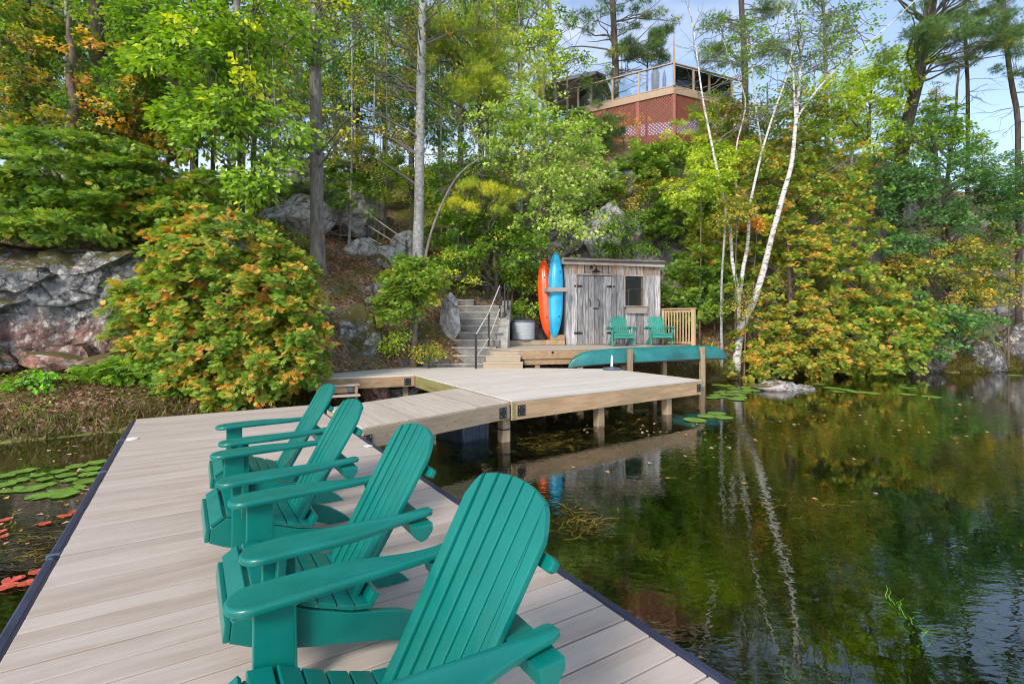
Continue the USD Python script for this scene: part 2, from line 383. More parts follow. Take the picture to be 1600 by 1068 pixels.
def rockm(name, grey, pink, pinkness, moss=0.35, foot=None):
    """Granite: patches of two colours, pale lichen, dark cracks, moss where it faces up."""
    z0, z1 = foot or (-99.0, -98.0)
    return mat(name, {
        'g': ('geometry', {}),
        'pz': ('separate_xyz', {}), 'fz': ('math', {'math_type': 'multiply_add', 'value2': 1.3}), 'fm': ('map_range', {'from_min': z0, 'from_max': z1, 'to_min': 1.0, 'to_max': 0.0, 'clamp': True}),
        'fp': ('mix', {'mix_type': 'mix', 'color2': pink}),
        'n': ('noise_texture', {'scale': 0.9, 'detail': 6.0, 'roughness': 0.6}),
        'r': ('rgb_ramp', {'ramp': [(0.62 - 0.3 * pinkness, grey), (0.72 - 0.3 * pinkness, pink)]}),
        'n2': ('noise_texture', {'scale': 4.5, 'detail': 10.0, 'roughness': 0.78}),
        'r2': ('rgb_ramp', {'ramp': [(0.34, (0.14, 0.14, 0.14)), (0.47, (0.7, 0.7, 0.7)), (0.62, (1.45, 1.45, 1.45))]}),
        'mu': ('mix', {'mix_type': 'multiply', 'fac': 1.0}),
        'n3': ('noise_texture', {'scale': 5.0, 'detail': 9.0, 'roughness': 0.75}),
        'r3': ('rgb_ramp', {'ramp': [(0.52, (0, 0, 0)), (0.60, (0.8, 0.8, 0.8))]}),
        'li': ('mix', {'mix_type': 'mix', 'color2': (0.50, 0.50, 0.47)}),
        'cr': ('voronoi_texture', {'feature': 'distance_to_edge', 'scale': 0.7}),
        'wv': ('vector_math', {'math_type': 'multiply_add', 'vector2': (1.1, 1.1, 1.1)}),
        'cf': ('rgb_ramp', {'ramp': [(0.0, (0.35, 0.34, 0.34)), (0.018, (1, 1, 1))]}),
        'm2': ('mix', {'mix_type': 'multiply', 'fac': 0.85}),
        'sx': ('separate_xyz', {}), 'ms': ('math', {'math_type': 'multiply_add', 'value2': 0.55, 'value3': 0.0}),
        'mn': ('noise_texture', {'scale': 2.3, 'detail': 6.0, 'roughness': 0.65}), 'ma': ('math', {'math_type': 'add'}),
        'mr': ('rgb_ramp', {'ramp': [(0.80 - 0.4 * moss, (0, 0, 0)), (0.90 - 0.4 * moss, (0.95, 0.95, 0.95))]}),
        'mm': ('mix', {'mix_type': 'mix', 'color2': (0.085, 0.075, 0.02)}),
        'hb': ('math', {'math_type': 'add'}), 'bp': ('bump', {'strength': 0.8, 'distance': 0.05}),
        'p': ('principled_bsdf', {'roughness': 0.9, 'specular_ior_level': 0.25})},
        [('g.position', 'n.vector'), ('n.fac', 'r.fac'), ('g.position', 'n2.vector'), ('n2.fac', 'r2.fac'), ('g.position', 'pz.vector'), ('n.fac', 'fz.value1'), ('pz.z', 'fz.value3'), ('fz.value', 'fm.value'), ('fm.result', 'fp.fac'), ('r.color', 'fp.color1'), ('fp.color', 'mu.color1'), ('r2.color', 'mu.color2'),
         ('g.position', 'n3.vector'), ('n3.fac', 'r3.fac'), ('r3.color', 'li.fac'), ('mu.color', 'li.color1'),
         ('n.color', 'wv.vector1'), ('g.position', 'wv.vector3'), ('wv.vector', 'cr.vector'), ('cr.distance', 'cf.fac'), ('li.color', 'm2.color1'), ('cf.color', 'm2.color2'),
         ('g.true_normal', 'sx.vector'), ('sx.z', 'ms.value1'), ('g.position', 'mn.vector'), ('ms.value', 'ma.value1'), ('mn.fac', 'ma.value2'), ('ma.value', 'mr.fac'), ('mr.color', 'mm.fac'), ('m2.color', 'mm.color1'),
         ('mm.color', 'p.base_color'), ('n2.fac', 'hb.value1'), ('cf.color', 'hb.value2'), ('hb.value', 'bp.height'), ('bp.normal', 'p.normal')])


M['rock'] = rockm('grey_granite', (0.25, 0.245, 0.25), (0.30, 0.23, 0.21), 0.2, 0.22)
M['rock_cliff'] = rockm('lichened_cliff', (0.17, 0.168, 0.175), (0.24, 0.14, 0.12), 0.16, -0.05, foot=(2.35, 2.75))
M['rock_shore'] = rockm('dark_shore_rock', (0.105, 0.10, 0.105), (0.15, 0.105, 0.095), 0.3, 0.1)
M['rock_pink'] = rockm('pink_granite', (0.20, 0.15, 0.14), (0.30, 0.155, 0.125), 0.9, 0.0)
M['rock_moss'] = rockm('mossy_granite', (0.22, 0.22, 0.215), (0.30, 0.22, 0.20), 0.2, 0.75)
M['rock_bare'] = rockm('bare_granite', (0.40, 0.39, 0.39), (0.46, 0.36, 0.34), 0.2, -0.25)

M['ground'] = mat('forest_floor', {
    'g': ('geometry', {}), 'sn': ('separate_xyz', {}), 'sp': ('separate_xyz', {}),
    'v': ('voronoi_texture', {'feature': 'f1', 'scale': 24.0}), 'vs': ('separate_color', {}),
    'lr': ('rgb_ramp', {'ramp': [(0.0, (0.07, 0.045, 0.03)), (0.35, (0.15, 0.095, 0.06)), (0.6, (0.23, 0.15, 0.09)), (0.8, (0.32, 0.21, 0.13)), (0.92, (0.42, 0.32, 0.22)), (1.0, (0.36, 0.14, 0.04))]}),
    'n': ('noise_texture', {'scale': 1.1, 'detail': 6.0, 'roughness': 0.65}), 'mr': ('rgb_ramp', {'ramp': [(0.46, (0, 0, 0)), (0.60, (0.9, 0.9, 0.9))]}),
    'mo': ('mix', {'mix_type': 'mix', 'color2': (0.10, 0.105, 0.022)}),
    'n2': ('noise_texture', {'scale': 6.0, 'detail': 7.0, 'roughness': 0.7}), 'rk': ('rgb_ramp', {'ramp': [(0.3, (0.07, 0.07, 0.072)), (0.7, (0.26, 0.25, 0.25))]}),
    'sr': ('map_range', {'from_min': 0.42, 'from_max': 0.62, 'to_min': 1.0, 'to_max': 0.0, 'clamp': True}), 'mk': ('mix', {'mix_type': 'mix'}),
    'ur': ('map_range', {'from_min': -0.02, 'from_max': 0.06, 'to_min': 1.0, 'to_max': 0.0, 'clamp': True}),
    'ub': ('rgb_ramp', {'ramp': [(0.3, (0.13, 0.15, 0.035)), (0.5, (0.24, 0.27, 0.065)), (0.7, (0.36, 0.35, 0.11))]}), 'mu': ('mix', {'mix_type': 'mix'}),
    'bp': ('bump', {'strength': 0.9, 'distance': 0.05}),
    'p': ('principled_bsdf', {'roughness': 0.95, 'specular_ior_level': 0.1})},
    [('g.position', 'v.vector'), ('v.color', 'vs.color'), ('vs.r', 'lr.fac'), ('g.position', 'n.vector'), ('n.fac', 'mr.fac'), ('mr.color', 'mo.fac'), ('lr.color', 'mo.color1'),
     ('g.position', 'n2.vector'), ('n2.fac', 'rk.fac'), ('g.true_normal', 'sn.vector'), ('sn.z', 'sr.value'), ('sr.result', 'mk.fac'), ('mo.color', 'mk.color1'), ('rk.color', 'mk.color2'),
     ('g.position', 'sp.vector'), ('sp.z', 'ur.value'), ('ur.result', 'mu.fac'), ('n.fac', 'ub.fac'), ('mk.color', 'mu.color1'), ('ub.color', 'mu.color2'), ('mu.color', 'p.base_color'),
     ('n2.fac', 'bp.height'), ('bp.normal', 'p.normal')])

M['water'] = mat('lake_water', {
    'g': ('geometry', {}), 'm': ('mapping', {'mapping_type': 'point', 'scale': (1.0, 2.0, 1.0), 'rotation': (0, 0, 0.35)}),
    'n': ('noise_texture', {'scale': 7.5, 'detail': 2.0, 'roughness': 0.45, 'distortion': 0.2}),
    'n2': ('noise_texture', {'scale': 0.55, 'detail': 2.0}), 'nr': ('map_range', {'from_min': 0.35, 'from_max': 0.65, 'to_min': 0.04, 'to_max': 0.40, 'clamp': True}),
    'bp': ('bump', {'strength': 0.3, 'distance': 0.007}),
    'fr': ('fresnel', {'IOR': 1.85}),
    't': ('transparent_bsdf', {'color': (0.95, 0.97, 0.74)}), 's': ('glossy_bsdf', {'color': (1, 1, 1), 'roughness': 0.0}),
    'x': ('mix_closure', {})},
    [('g.position', 'm.vector'), ('m.vector', 'n.vector'), ('g.position', 'n2.vector'), ('n2.fac', 'nr.value'), ('nr.result', 'bp.strength'), ('n.fac', 'bp.height'),
     ('bp.normal', 's.normal'), ('bp.normal', 'fr.normal'), ('fr.fac', 'x.fac'), ('t.BSDF', 'x.closure1'), ('s.BSDF', 'x.closure2')], surface='x.closure')

M['glass'] = mat('window_glass', {
    'fr': ('fresnel', {'IOR': 1.3}), 't': ('transparent_bsdf', {'color': (0.82, 0.88, 0.92)}), 's': ('glossy_bsdf', {'roughness': 0.01}), 'x': ('mix_closure', {})},
    [('fr.fac', 'x.fac'), ('t.BSDF', 'x.closure1'), ('s.BSDF', 'x.closure2')], surface='x.closure')
M['rail_glass'] = mat('smoky_rail_glass', {
    'fr': ('fresnel', {'IOR': 1.85}), 't': ('transparent_bsdf', {'color': (0.80, 0.86, 0.93)}), 's': ('glossy_bsdf', {'roughness': 0.02}), 'x': ('mix_closure', {})},
    [('fr.fac', 'x.fac'), ('t.BSDF', 'x.closure1'), ('s.BSDF', 'x.closure2')], surface='x.closure')
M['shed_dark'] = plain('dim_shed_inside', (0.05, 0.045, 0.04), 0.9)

DG, MG, BG, YG = (0.018, 0.050, 0.012), (0.045, 0.105, 0.016), (0.095, 0.21, 0.022), (0.20, 0.27, 0.028)
YE, OC, OR, RU = (0.52, 0.40, 0.03), (0.40, 0.26, 0.04), (0.55, 0.20, 0.035), (0.30, 0.085, 0.025)
M['lf_bright'] = leaf('bright_green_leaf', [(0, DG), (0.3, (0.06, 0.13, 0.014)), (0.65, (0.11, 0.21, 0.02)), (0.9, (0.2, 0.29, 0.03)), (0.96, YE), (1, YE)])
M['lf_mid'] = leaf('mid_green_leaf', [(0, DG), (0.4, MG), (0.75, BG), (0.92, YG), (1, OC)])
M['lf_dark'] = leaf('dark_green_leaf', [(0, (0.012, 0.04, 0.015)), (0.5, (0.03, 0.085, 0.022)), (0.85, (0.06, 0.15, 0.03)), (0.95, YG), (1, OC)])
M['lf_oak'] = leaf('blue_green_oak_leaf', [(0, (0.014, 0.045, 0.014)), (0.45, (0.035, 0.095, 0.026)), (0.8, (0.07, 0.16, 0.045)), (0.93, (0.13, 0.20, 0.06)), (1, OC)], rough=0.35)
M['lf_yellowgreen'] = leaf('yellow_green_leaf', [(0, MG), (0.35, (0.12, 0.21, 0.02)), (0.7, (0.23, 0.31, 0.03)), (0.92, (0.38, 0.38, 0.04)), (1, YE)])
M['lf_lime'] = leaf('pale_lime_leaf', [(0, (0.04, 0.085, 0.014)), (0.35, (0.09, 0.17, 0.026)), (0.7, (0.19, 0.28, 0.05)), (0.93, (0.34, 0.40, 0.14)), (1, (0.42, 0.34, 0.05))])
M['lf_yellow'] = leaf('yellow_leaf', [(0, YG), (0.4, (0.42, 0.36, 0.03)), (1, (0.62, 0.48, 0.03))])
M['lf_orange'] = leaf('orange_maple_leaf', [(0, OC), (0.5, OR), (0.8, (0.6, 0.16, 0.04)), (1, (0.5, 0.09, 0.03))])
M['lf_rusty'] = leaf('rusty_mixed_leaf', [(0, DG), (0.3, MG), (0.55, (0.12, 0.15, 0.025)), (0.75, OC), (0.9, OR), (1, RU)])
M['lf_cedar'] = leaf('turning_cedar_spray', [(0, (0.018, 0.045, 0.010)), (0.25, (0.045, 0.105, 0.016)), (0.5, (0.085, 0.165, 0.02)), (0.64, (0.14, 0.20, 0.024)), (0.70, (0.24, 0.22, 0.03)), (0.76, (0.36, 0.20, 0.04)), (0.86, (0.42, 0.17, 0.04)), (1, (0.38, 0.11, 0.03))], trans=0.28)
M['lf_cedar_gold'] = leaf('golden_cedar_spray', [(0, (0.02, 0.045, 0.010)), (0.25, (0.05, 0.095, 0.016)), (0.48, (0.10, 0.155, 0.02)), (0.6, (0.17, 0.185, 0.024)), (0.68, (0.26, 0.21, 0.03)), (0.78, (0.34, 0.20, 0.04)), (0.9, (0.38, 0.17, 0.04)), (1, (0.30, 0.10, 0.03))], trans=0.28)
M['lf_cedar_green'] = leaf('green_cedar_spray', [(0, (0.016, 0.042, 0.012)), (0.35, (0.045, 0.10, 0.018)), (0.7, (0.10, 0.185, 0.022)), (0.9, (0.19, 0.23, 0.03)), (0.97, OC), (1, OC)], trans=0.28)
M['lf_pine'] = leaf('pine_needle', [(0, (0.016, 0.042, 0.018)), (0.5, (0.04, 0.085, 0.025)), (0.85, (0.085, 0.145, 0.028)), (1, (0.25, 0.22, 0.04))], trans=0.2)
M['lf_pine_yellow'] = leaf('yellowing_pine_needle', [(0, (0.03, 0.07, 0.015)), (0.45, (0.10, 0.17, 0.02)), (0.75, (0.22, 0.26, 0.025)), (1, (0.40, 0.32, 0.03))], trans=0.25)
M['litter'] = leaf('fallen_leaf', [(0, (0.10, 0.06, 0.04)), (0.35, (0.22, 0.13, 0.08)), (0.6, (0.36, 0.23, 0.14)), (0.8, (0.42, 0.28, 0.19)), (0.92, (0.50, 0.20, 0.05)), (1, (0.55, 0.45, 0.36))], k=1.0, trans=0.1, rough=0.7)
M['grass'] = leaf('bank_grass', [(0, (0.06, 0.05, 0.02)), (0.35, (0.12, 0.10, 0.035)), (0.6, (0.10, 0.14, 0.02)), (0.85, (0.20, 0.19, 0.05)), (1, (0.32, 0.24, 0.12))], k=1.0, trans=0.25)
M['fern'] = leaf('fresh_fern', [(0, (0.05, 0.15, 0.015)), (1, (0.12, 0.30, 0.03))])
M['weed'] = leaf('pond_weed', [(0, (0.05, 0.045, 0.008)), (0.5, (0.13, 0.115, 0.012)), (0.85, (0.24, 0.20, 0.02)), (1, (0.34, 0.26, 0.05))], k=1.0, trans=0.2)
M['pad_green'] = plain('lily_pad_green', (0.13, 0.24, 0.03), 0.4, var=0.3, scale=4)
M['pad_red'] = plain('lily_pad_red', (0.50, 0.085, 0.05), 0.4, var=0.3, scale=5)
M['float_leaf'] = leaf('floating_leaf', [(0, (0.35, 0.20, 0.06)), (0.4, (0.5, 0.33, 0.12)), (0.7, (0.62, 0.55, 0.45)), (1, (0.5, 0.14, 0.06))], k=1.0, trans=0.1)

# ------------------------------------------------------------------ terrain and lake
SHORE = np.array([(-70, -4), (-40, 0), (-20, 4), (-12, 6.2), (-8.2, 8.0), (-7.2, 8.7), (-4.9, 11.2), (-3.6, 13.2), (-1.5, 13.9), (1, 15.1), (4, 16.3), (6.5, 16.7), (7.4, 17.3), (9, 18), (12, 18.8), (15, 20), (21.4, 21.4), (40, 25), (75, 26)], float)
ctrl = [(x, y, 0.0) for x, y in SHORE]
dirs = unit(np.gradient(SHORE, axis=0)); outw = np.stack([dirs[:, 1], -dirs[:, 0]], 1)
for (x, y), o in zip(SHORE, outw):
    ctrl += [(x + o[0] * 0.6, y + o[1] * 0.6, -0.35), (x + o[0] * 2.2, y + o[1] * 2.2, -0.9), (x + o[0] * 6, y + o[1] * 6, -1.9), (x + o[0] * 25, y + o[1] * 25, -2.6)]
ctrl += [(-9.5, 9.9, .95), (-8.5, 10.0, .92), (-10.6, 9.3, .95), (-7.5, 10.3, .85), (-9.0, 10.3, 1.1), (-8.5, 8.6, .45), (-7.6, 9.2, .5), (-9, 9.4, .9), (-7.3, 10, .8), (-5.4, 11.8, .5), (-10, 10.8, 3.0), (-7.6, 11.2, 2.7), (-14, 8.4, 2.5), (-12, 12.5, 4.4), (-8, 13, 4.0),
         (-5, 13.3, 1.3), (-6, 15.4, 3.5), (-3.9, 13.6, .72), (-5.6, 15, 3.4), (-4.26, 15.6, 3.1), (-3.2, 14.4, 1.25), (-1.9, 14.3, .8), (-5.3, 19, 4.75), (-3.67, 17.8, 3.95), (-9.5, 20.5, 6.1),
         (-1.5, 17.3, 2.6), (-.2, 17.5, 2.2), (.5, 15.7, .75), (.6, 17.3, 1.28), (2, 17.4, 1.0), (5, 18, .95), (7, 17.7, .8), (1.5, 19.4, 1.7), (5.5, 20.1, 1.7), (7.6, 19, 1.35), (9.5, 19.5, 1.2), (13, 20.2, 1.3),
         (3, 21.5, 4.5), (1, 20.5, 3.9), (6, 21.6, 3.6), (4, 23, 8), (5, 25.2, 10.5), (8, 24.6, 10.3), (2, 25.5, 9.9), (-2, 23, 8), (-6, 24, 8), (10.5, 23.6, 8), (9, 21.2, 4.3), (13, 21.8, 3.4), (14, 23.4, 6.6),
         (15.5, 26, 10), (20, 24.5, 5.6), (22, 28, 10.5), (-12, 20, 7), (-14, 15, 5.5), (-20, 12, 4.5), (-20, 22, 8), (30, 28, 6), (40, 34, 10),
         (-40, 30, 12), (-40, 60, 15), (0, 40, 13.5), (0, 70, 15), (30, 50, 14), (60, 50, 13), (75, 36, 6), (-60, 12, 6), (-75, 30, 12), (75, 70, 15), (-75, 70, 15)]
ctrl = np.array(ctrl)
rbf = RBFInterpolator(ctrl[:, :2], ctrl[:, 2], kernel='linear', neighbors=24)


def T0(x, y):
    return rbf(np.column_stack([np.ravel(x), np.ravel(y)])).reshape(np.shape(x))


xs = np.concatenate([np.linspace(-75, -21, 28)[:-1], np.linspace(-21, -13, 40)[:-1], np.linspace(-13, 12, 190)[:-1], np.linspace(12, 26, 70)[:-1], np.linspace(26, 75, 28)])
ys = np.concatenate([np.linspace(-45, -2, 12)[:-1], np.linspace(-2, 6, 30)[:-1], np.linspace(6, 27, 170)[:-1], np.linspace(27, 70, 40)])
gx, gy = np.meshgrid(xs, ys)
gz = T0(gx, gy)
pp = np.stack([gx, gy, gz * 0.0], -1)
amp = np.clip((gz + 0.2) / 1.5, 0.15, 1.0)
gz = np.clip(gz, -2.6, 15.5) + amp * ((meshkit.fbm(pp * 0.7, 4, 3) - 0.5) * 0.55 + (meshkit.fbm(pp * 2.6, 3, 9) - 0.5) * 0.22)
ny, nx = gx.shape
# keep the ground below the decks, the shed and the stair
def _flat(poly, zmax):
    from shapely import contains_xy
    m = contains_xy(Polygon(poly).buffer(0.25), gx, gy)
    gz[m] = np.minimum(gz[m], zmax)


_flat([(0, 8), (4.1, 11), (2.6, 13.6), (-2.7, 14.1), (-2.3, 12), (-4.6, 11.3), (-4.9, 12)], 0.42)
_flat([(-.4, 14.2), (6.3, 16), (6, 17.2), (5.4, 18.0), (-.1, 16.7)], 0.85)
_flat([(1.7, 17.1), (5.3, 17.9), (4.9, 20.0), (1.3, 19.2)], 0.95)
_flat([(-.6, 16.9), (1.7, 17.3), (1.4, 18.2), (0.0, 18.0)], 1.28)
_flat([(-14.2, 8.7), (-7.3, 10.6), (-7.6, 11.3), (-14.5, 9.6)], 0.8)
idx = np.arange(ny * nx).reshape(ny, nx)
quads = np.stack([idx[:-1, :-1], idx[:-1, 1:], idx[1:, 1:], idx[1:, :-1]], -1).reshape(-1, 4)
gv = np.stack([gx, gy, gz], -1).reshape(-1, 3)
solo('ground', (gv, quads), M['ground'], 'steep wooded shore with brown leaf litter, moss and lake bed', 'ground', kind='structure', smooth=True)
from scipy.interpolate import RegularGridInterpolator
_ti = RegularGridInterpolator((ys, xs), gz, bounds_error=False, fill_value=None)
_gnx = np.gradient(gz, ys, xs)


def T(x, y):
    return _ti(np.column_stack([np.ravel(y), np.ravel(x)])).reshape(np.shape(x)) if np.ndim(x) else float(_ti([[y, x]])[0])


def near_ground(px, py, d0=8.0, d1=34.0):
    """The point of the ground seen at a pixel: marches the ray until it meets the terrain."""
    ds = np.arange(d0, d1, 0.05)
    p = np.stack([(px - 800) / 800 * ds, ds, CAM_H - (py - HY) / 800 * ds], 1)
    t = T(p[:, 0], p[:, 1])
    hit = np.nonzero(p[:, 2] < t)[0]
    return p[hit[0]] if len(hit) else p[-1]


wx, wy = 300.0, 300.0
solo('lake_water', (np.array([(-wx, -wy, 0), (wx, -wy, 0), (wx, 60, 0), (-wx, 60, 0)], float), np.array([[0, 1, 2, 3]])), M['water'], 'calm dark green lake water with soft ripples', 'water', kind='structure')

# ------------------------------------------------------------------ rocks
def rock_mesh(center, size, seed, sub=4, rotz=0.0, tilt=0.0, cuts=11, rough=0.09):
    r = np.random.default_rng(seed)
    m = trimesh.creation.icosphere(sub)
    v = m.vertices.copy()
    for _ in range(cuts):
        n = unit(r.normal(size=3) * [1, 1, 0.8]); d = r.uniform(0.52, 0.86)
        v -= n * np.maximum(0, v @ n - d)[:, None] * 0.97
    nr = unit(m.vertices)
    v += nr * ((meshkit.fbm(v * 2.2 + seed, 4, seed) - 0.5) * rough * 2.2 + (meshkit.fbm(v * 7 + seed, 3, seed + 5) - 0.5) * rough * 0.7)[:, None]
    v = v * np.asarray(size)
    ct, st = math.cos(tilt), math.sin(tilt)
    v = v @ np.array([[ct, 0, -st], [0, 1, 0], [st, 0, ct]])
    c, s = math.cos(rotz), math.sin(rotz)
    v = v @ np.array([[c, s, 0], [-s, c, 0], [0, 0, 1]]) + np.asarray(center, float)
    return v, m.faces


def rock(label, center, size, seed, mat_='rock', name='boulder', **k):
    return solo(name, rock_mesh(center, size, seed, **k), M[mat_], label, 'rock', smooth=38)


cl = thing('cliff', 'tall steep grey granite cliff with a pink broken foot on the left bank', 'cliff')


def fractured_wall(p0, p1, z0, z1, lean, nu, nv, seed, undercut=.30, cells=150, amp=.15, back=1.6):
    """A rock wall from p0 to p1: flat fracture faces with sharp steps between them, a rounded top and an undercut foot."""
    q = np.random.default_rng(seed)
    p0, p1 = np.array(p0, float), np.array(p1, float); L = np.linalg.norm(p1 - p0); e = (p1 - p0) / L; o = np.array([e[1], -e[0]])
    u = np.linspace(0, L, nu); H = z1 - z0
    v = np.concatenate([np.linspace(0, H, nv), H + np.linspace(0, 1, nv // 4)[1:] * back])
    U, V = np.meshgrid(u, v)
    W = V.copy(); W[V > H] = H
    hb = np.clip(V - H, 0, None)
    # bedding runs down to the left: shear the cell metric
    jx = (meshkit.fbm(np.stack([U * 1.3, V * 1.3, 0 * U], -1), 3, seed) - .5) * .5
    A, B = (U + .55 * V + jx) * .62, (V - .30 * U + jx) * 1.35
    sx, sy = q.uniform(A.min(), A.max(), cells), q.uniform(B.min(), B.max(), cells)
    off, ga, gb = q.normal(size=cells) * amp, q.normal(size=cells) * .16, q.normal(size=cells) * .12
    d = (A[..., None] - sx) ** 2 + (B[..., None] - sy) ** 2
    k = d.argmin(-1)
    dep = off[k] + ga[k] * (A - sx[k]) + gb[k] * (B - sy[k])
    big = (meshkit.fbm(np.stack([U * .55, V * .55, 0 * U + 3], -1), 3, seed + 1) - .5) * .9
    fine = (meshkit.fbm(np.stack([U * 6, V * 6, 0 * U], -1), 4, seed + 2) - .5) * .16
    D = dep + big + fine - undercut * np.exp(-(W / .45) ** 2) - lean * W / H - .55 * (1 - np.cos(np.clip((W / H - .78) / .22, 0, 1) * math.pi / 2)) - hb
    top = W + (hb * .10) + (meshkit.fbm(np.stack([U * .8, V * .8, 0 * U], -1), 3, seed + 4) - .5) * .5 * np.clip(W / H, 0, 1)
    ends = np.minimum(U, L - U); D -= .8 * np.clip(1 - ends / .8, 0, 1) ** 2
    P = np.stack([p0[0] + e[0] * U + o[0] * D, p0[1] + e[1] * U + o[1] * D, z0 + top], -1)
    n_, m_ = P.shape[:2]; ii = np.arange(n_ * m_).reshape(n_, m_)
    return P.reshape(-1, 3), np.stack([ii[:-1, :-1], ii[:-1, 1:], ii[1:, 1:], ii[1:, :-1]], -1).reshape(-1, 4)


part(cl, 'cliff_face', fractured_wall((-14.2, 8.75), (-7.1, 10.75), .75, 3.45, .35, 300, 130, 11), M['rock_cliff'], 34)
for i, (x, y, z, sx, sy, sz, t) in enumerate([(-9.0, 9.95, 1.12, .75, .4, .22, .1), (-8.1, 10.1, 1.10, .7, .4, .18, -.25), (-9.9, 9.6, 1.2, .6, .4, .25, .15)]):
    part(cl, 'pink_slab', rock_mesh((x, y, z), (sx, sy, sz), 20 + i, sub=4, rotz=0.2, tilt=t, cuts=14, rough=0.06), M['rock_pink'], 38)
rock('pale grey lichened boulder at the left edge below the cliff', (-9.95, 9.45, 1.25), (.62, .5, .55), 31)
for k, (px, py, d, w, h, mt, sd, lab) in enumerate([
        (470, 268, 22, 70, 42, 'rock_bare', 41, 'rounded pale boulder high on the slope behind the grey tree trunk'),
        (452, 340, 19.6, 130, 76, 'rock_bare', 42, 'broad slab of grey rock behind the left iron railing'),
        (548, 340, 20.5, 100, 90, 'rock_bare', 43, 'dark grey rock face behind the upper path railing'),
        (565, 388, 18.0, 60, 34, 'rock_bare', 44, 'small white topped boulder below the upper path railing'),
        (600, 400, 17.6, 60, 34, 'rock_bare', 46, 'grey boulder between the white topped boulder and the pale trunk'),
        (640, 388, 18.8, 64, 50, 'rock_bare', 47, 'dark boulder behind the foot of the pale trunk'),
        (556, 532, 13.95, 66, 112, 'rock_moss', 48, 'tall mossy boulder with a grey bare face above the walkway'),
        (606, 462, 15.6, 110, 54, 'rock_moss', 49, 'low mossy rock on the leaf covered slope'),
        (590, 410, 16.8, 46, 26, 'rock_moss', 50, 'moss capped stone near the middle of the litter slope'),
        (703, 502, 15.3, 34, 80, 'rock_bare', 51, 'pale pink and white rock standing beside the concrete stair'),
        (696, 552, 14.75, 26, 36, 'rock', 52, 'dark stone at the foot of the concrete stair'),
        (938, 362, 20.4, 80, 96, 'rock_bare', 53, 'smooth grey rock wall above the left end of the shed roof'),
        (1002, 362, 21.0, 76, 66, 'rock', 54, 'cracked grey rock above the middle of the shed roof'),
        (1028, 398, 20.8, 36, 46, 'rock', 55, 'speckled rock behind the right end of the shed roof'),
        (872, 372, 20.4, 80, 60, 'rock', 62, 'dark rock face behind the kayaks'),
        (735, 378, 19.8, 90, 70, 'rock', 63, 'shaded rock behind the leaves above the stair'),
        (520, 470, 15.0, 50, 30, 'rock', 64, 'grey stone half sunk in the litter below the grey trunk'),
        (575, 480, 15.0, 44, 34, 'rock_bare', 65, 'pale stone above the mossy boulder'),
        (530, 425, 16.4, 40, 22, 'rock_bare', 66, 'small pale stone right of the foot of the grey trunk'),
        (962, 285, 22.0, 80, 44, 'rock_bare', 56, 'white weathered slab in the bushes below the red deck'),
        (1394, 330, 22.4, 70, 60, 'rock', 57, 'grey rock showing through the leaves on the right slope'),
        (1545, 342, 23.5, 60, 40, 'rock_bare', 58, 'pale rock in the shade near the right edge'),
        (632, 612, 12.6, 60, 34, 'rock', 59, 'grey stone under the gap between walkway and ramp'),
        (588, 616, 12.3, 50, 40, 'rock_pink', 60, 'reddish stone under the walkway beam')]):
    if py < 420:
        hit = near_ground(px, py + h * .25); d = 0.5 * (hit[1] + hit[1])
    rock(lab, C(px, py, d) + np.array([0, 0.15, 0]), (w / 1600 * d * 1.08, min(w, h * 1.4) / 1600 * d * 0.95, h / 1600 * d * 1.1), sd, mt)
for k, (px, py, d, w, h, mt, lab) in enumerate([
        (1372, 568, 19.6, 70, 26, 'rock_shore', 'low dark rock at the waterline under the turning cedars'), (1440, 566, 20.3, 60, 40, 'rock_shore', 'dark shore rock left of the pink shore rock'),
        (1475, 548, 20.4, 36, 60, 'rock_pink', 'upright pinkish rock on the right shore'), (1535, 556, 20.8, 80, 60, 'rock_shore', 'grey shore rock right of the pink one'),
        (1590, 540, 21.2, 70, 100, 'rock_shore', 'brown rock bank at the right edge of the lake'), (1290, 575, 18.9, 60, 20, 'rock', 'small dark rock below the overhanging cedar branches'),
        (1540, 470, 22.0, 120, 80, 'rock_moss', 'shaded brown rock bank above the right shore')]):
    d = near_ground(px, py + h * .2)[1]
    rock(lab, C(px, py, d), (w / 1600 * d, min(w, 60) / 1600 * d, h / 1600 * d), 80 + k, mt)
fr = thing('flat_rock', 'flat pale grey rock lying in the shallow water right of the canoe', 'rock')
part(fr, 'main_slab', rock_mesh(C(1212, 604, 14.6) + [0, 0, .02], (.83, .45, .19), 71, cuts=8, rough=0.06), M['rock_bare'], 38)
part(fr, 'broken_end', rock_mesh(C(1256, 606, 14.7), (.27, .3, .11), 72, cuts=8, rough=0.06), M['rock_bare'], 38)
for k, (x, y, s) in enumerate([(-4.6, 5.3, .6), (-3.6, 4.6, .5), (-4.4, 4.2, .55), (-3.3, 3.6, .45), (-5.6, 5.0, .5), (-2.9, 2.9, .35)]):
    rock('dark boulder under the water left of the dock, %s' % ['nearest the lily pads', 'beside the dock seam', 'at the left edge of the picture', 'under the red lily pads', 'farthest to the left', 'closest to the camera'][k], (x, y, -.42), (s, s * .8, .28), 90 + k, 'rock', name='sunken_boulder')

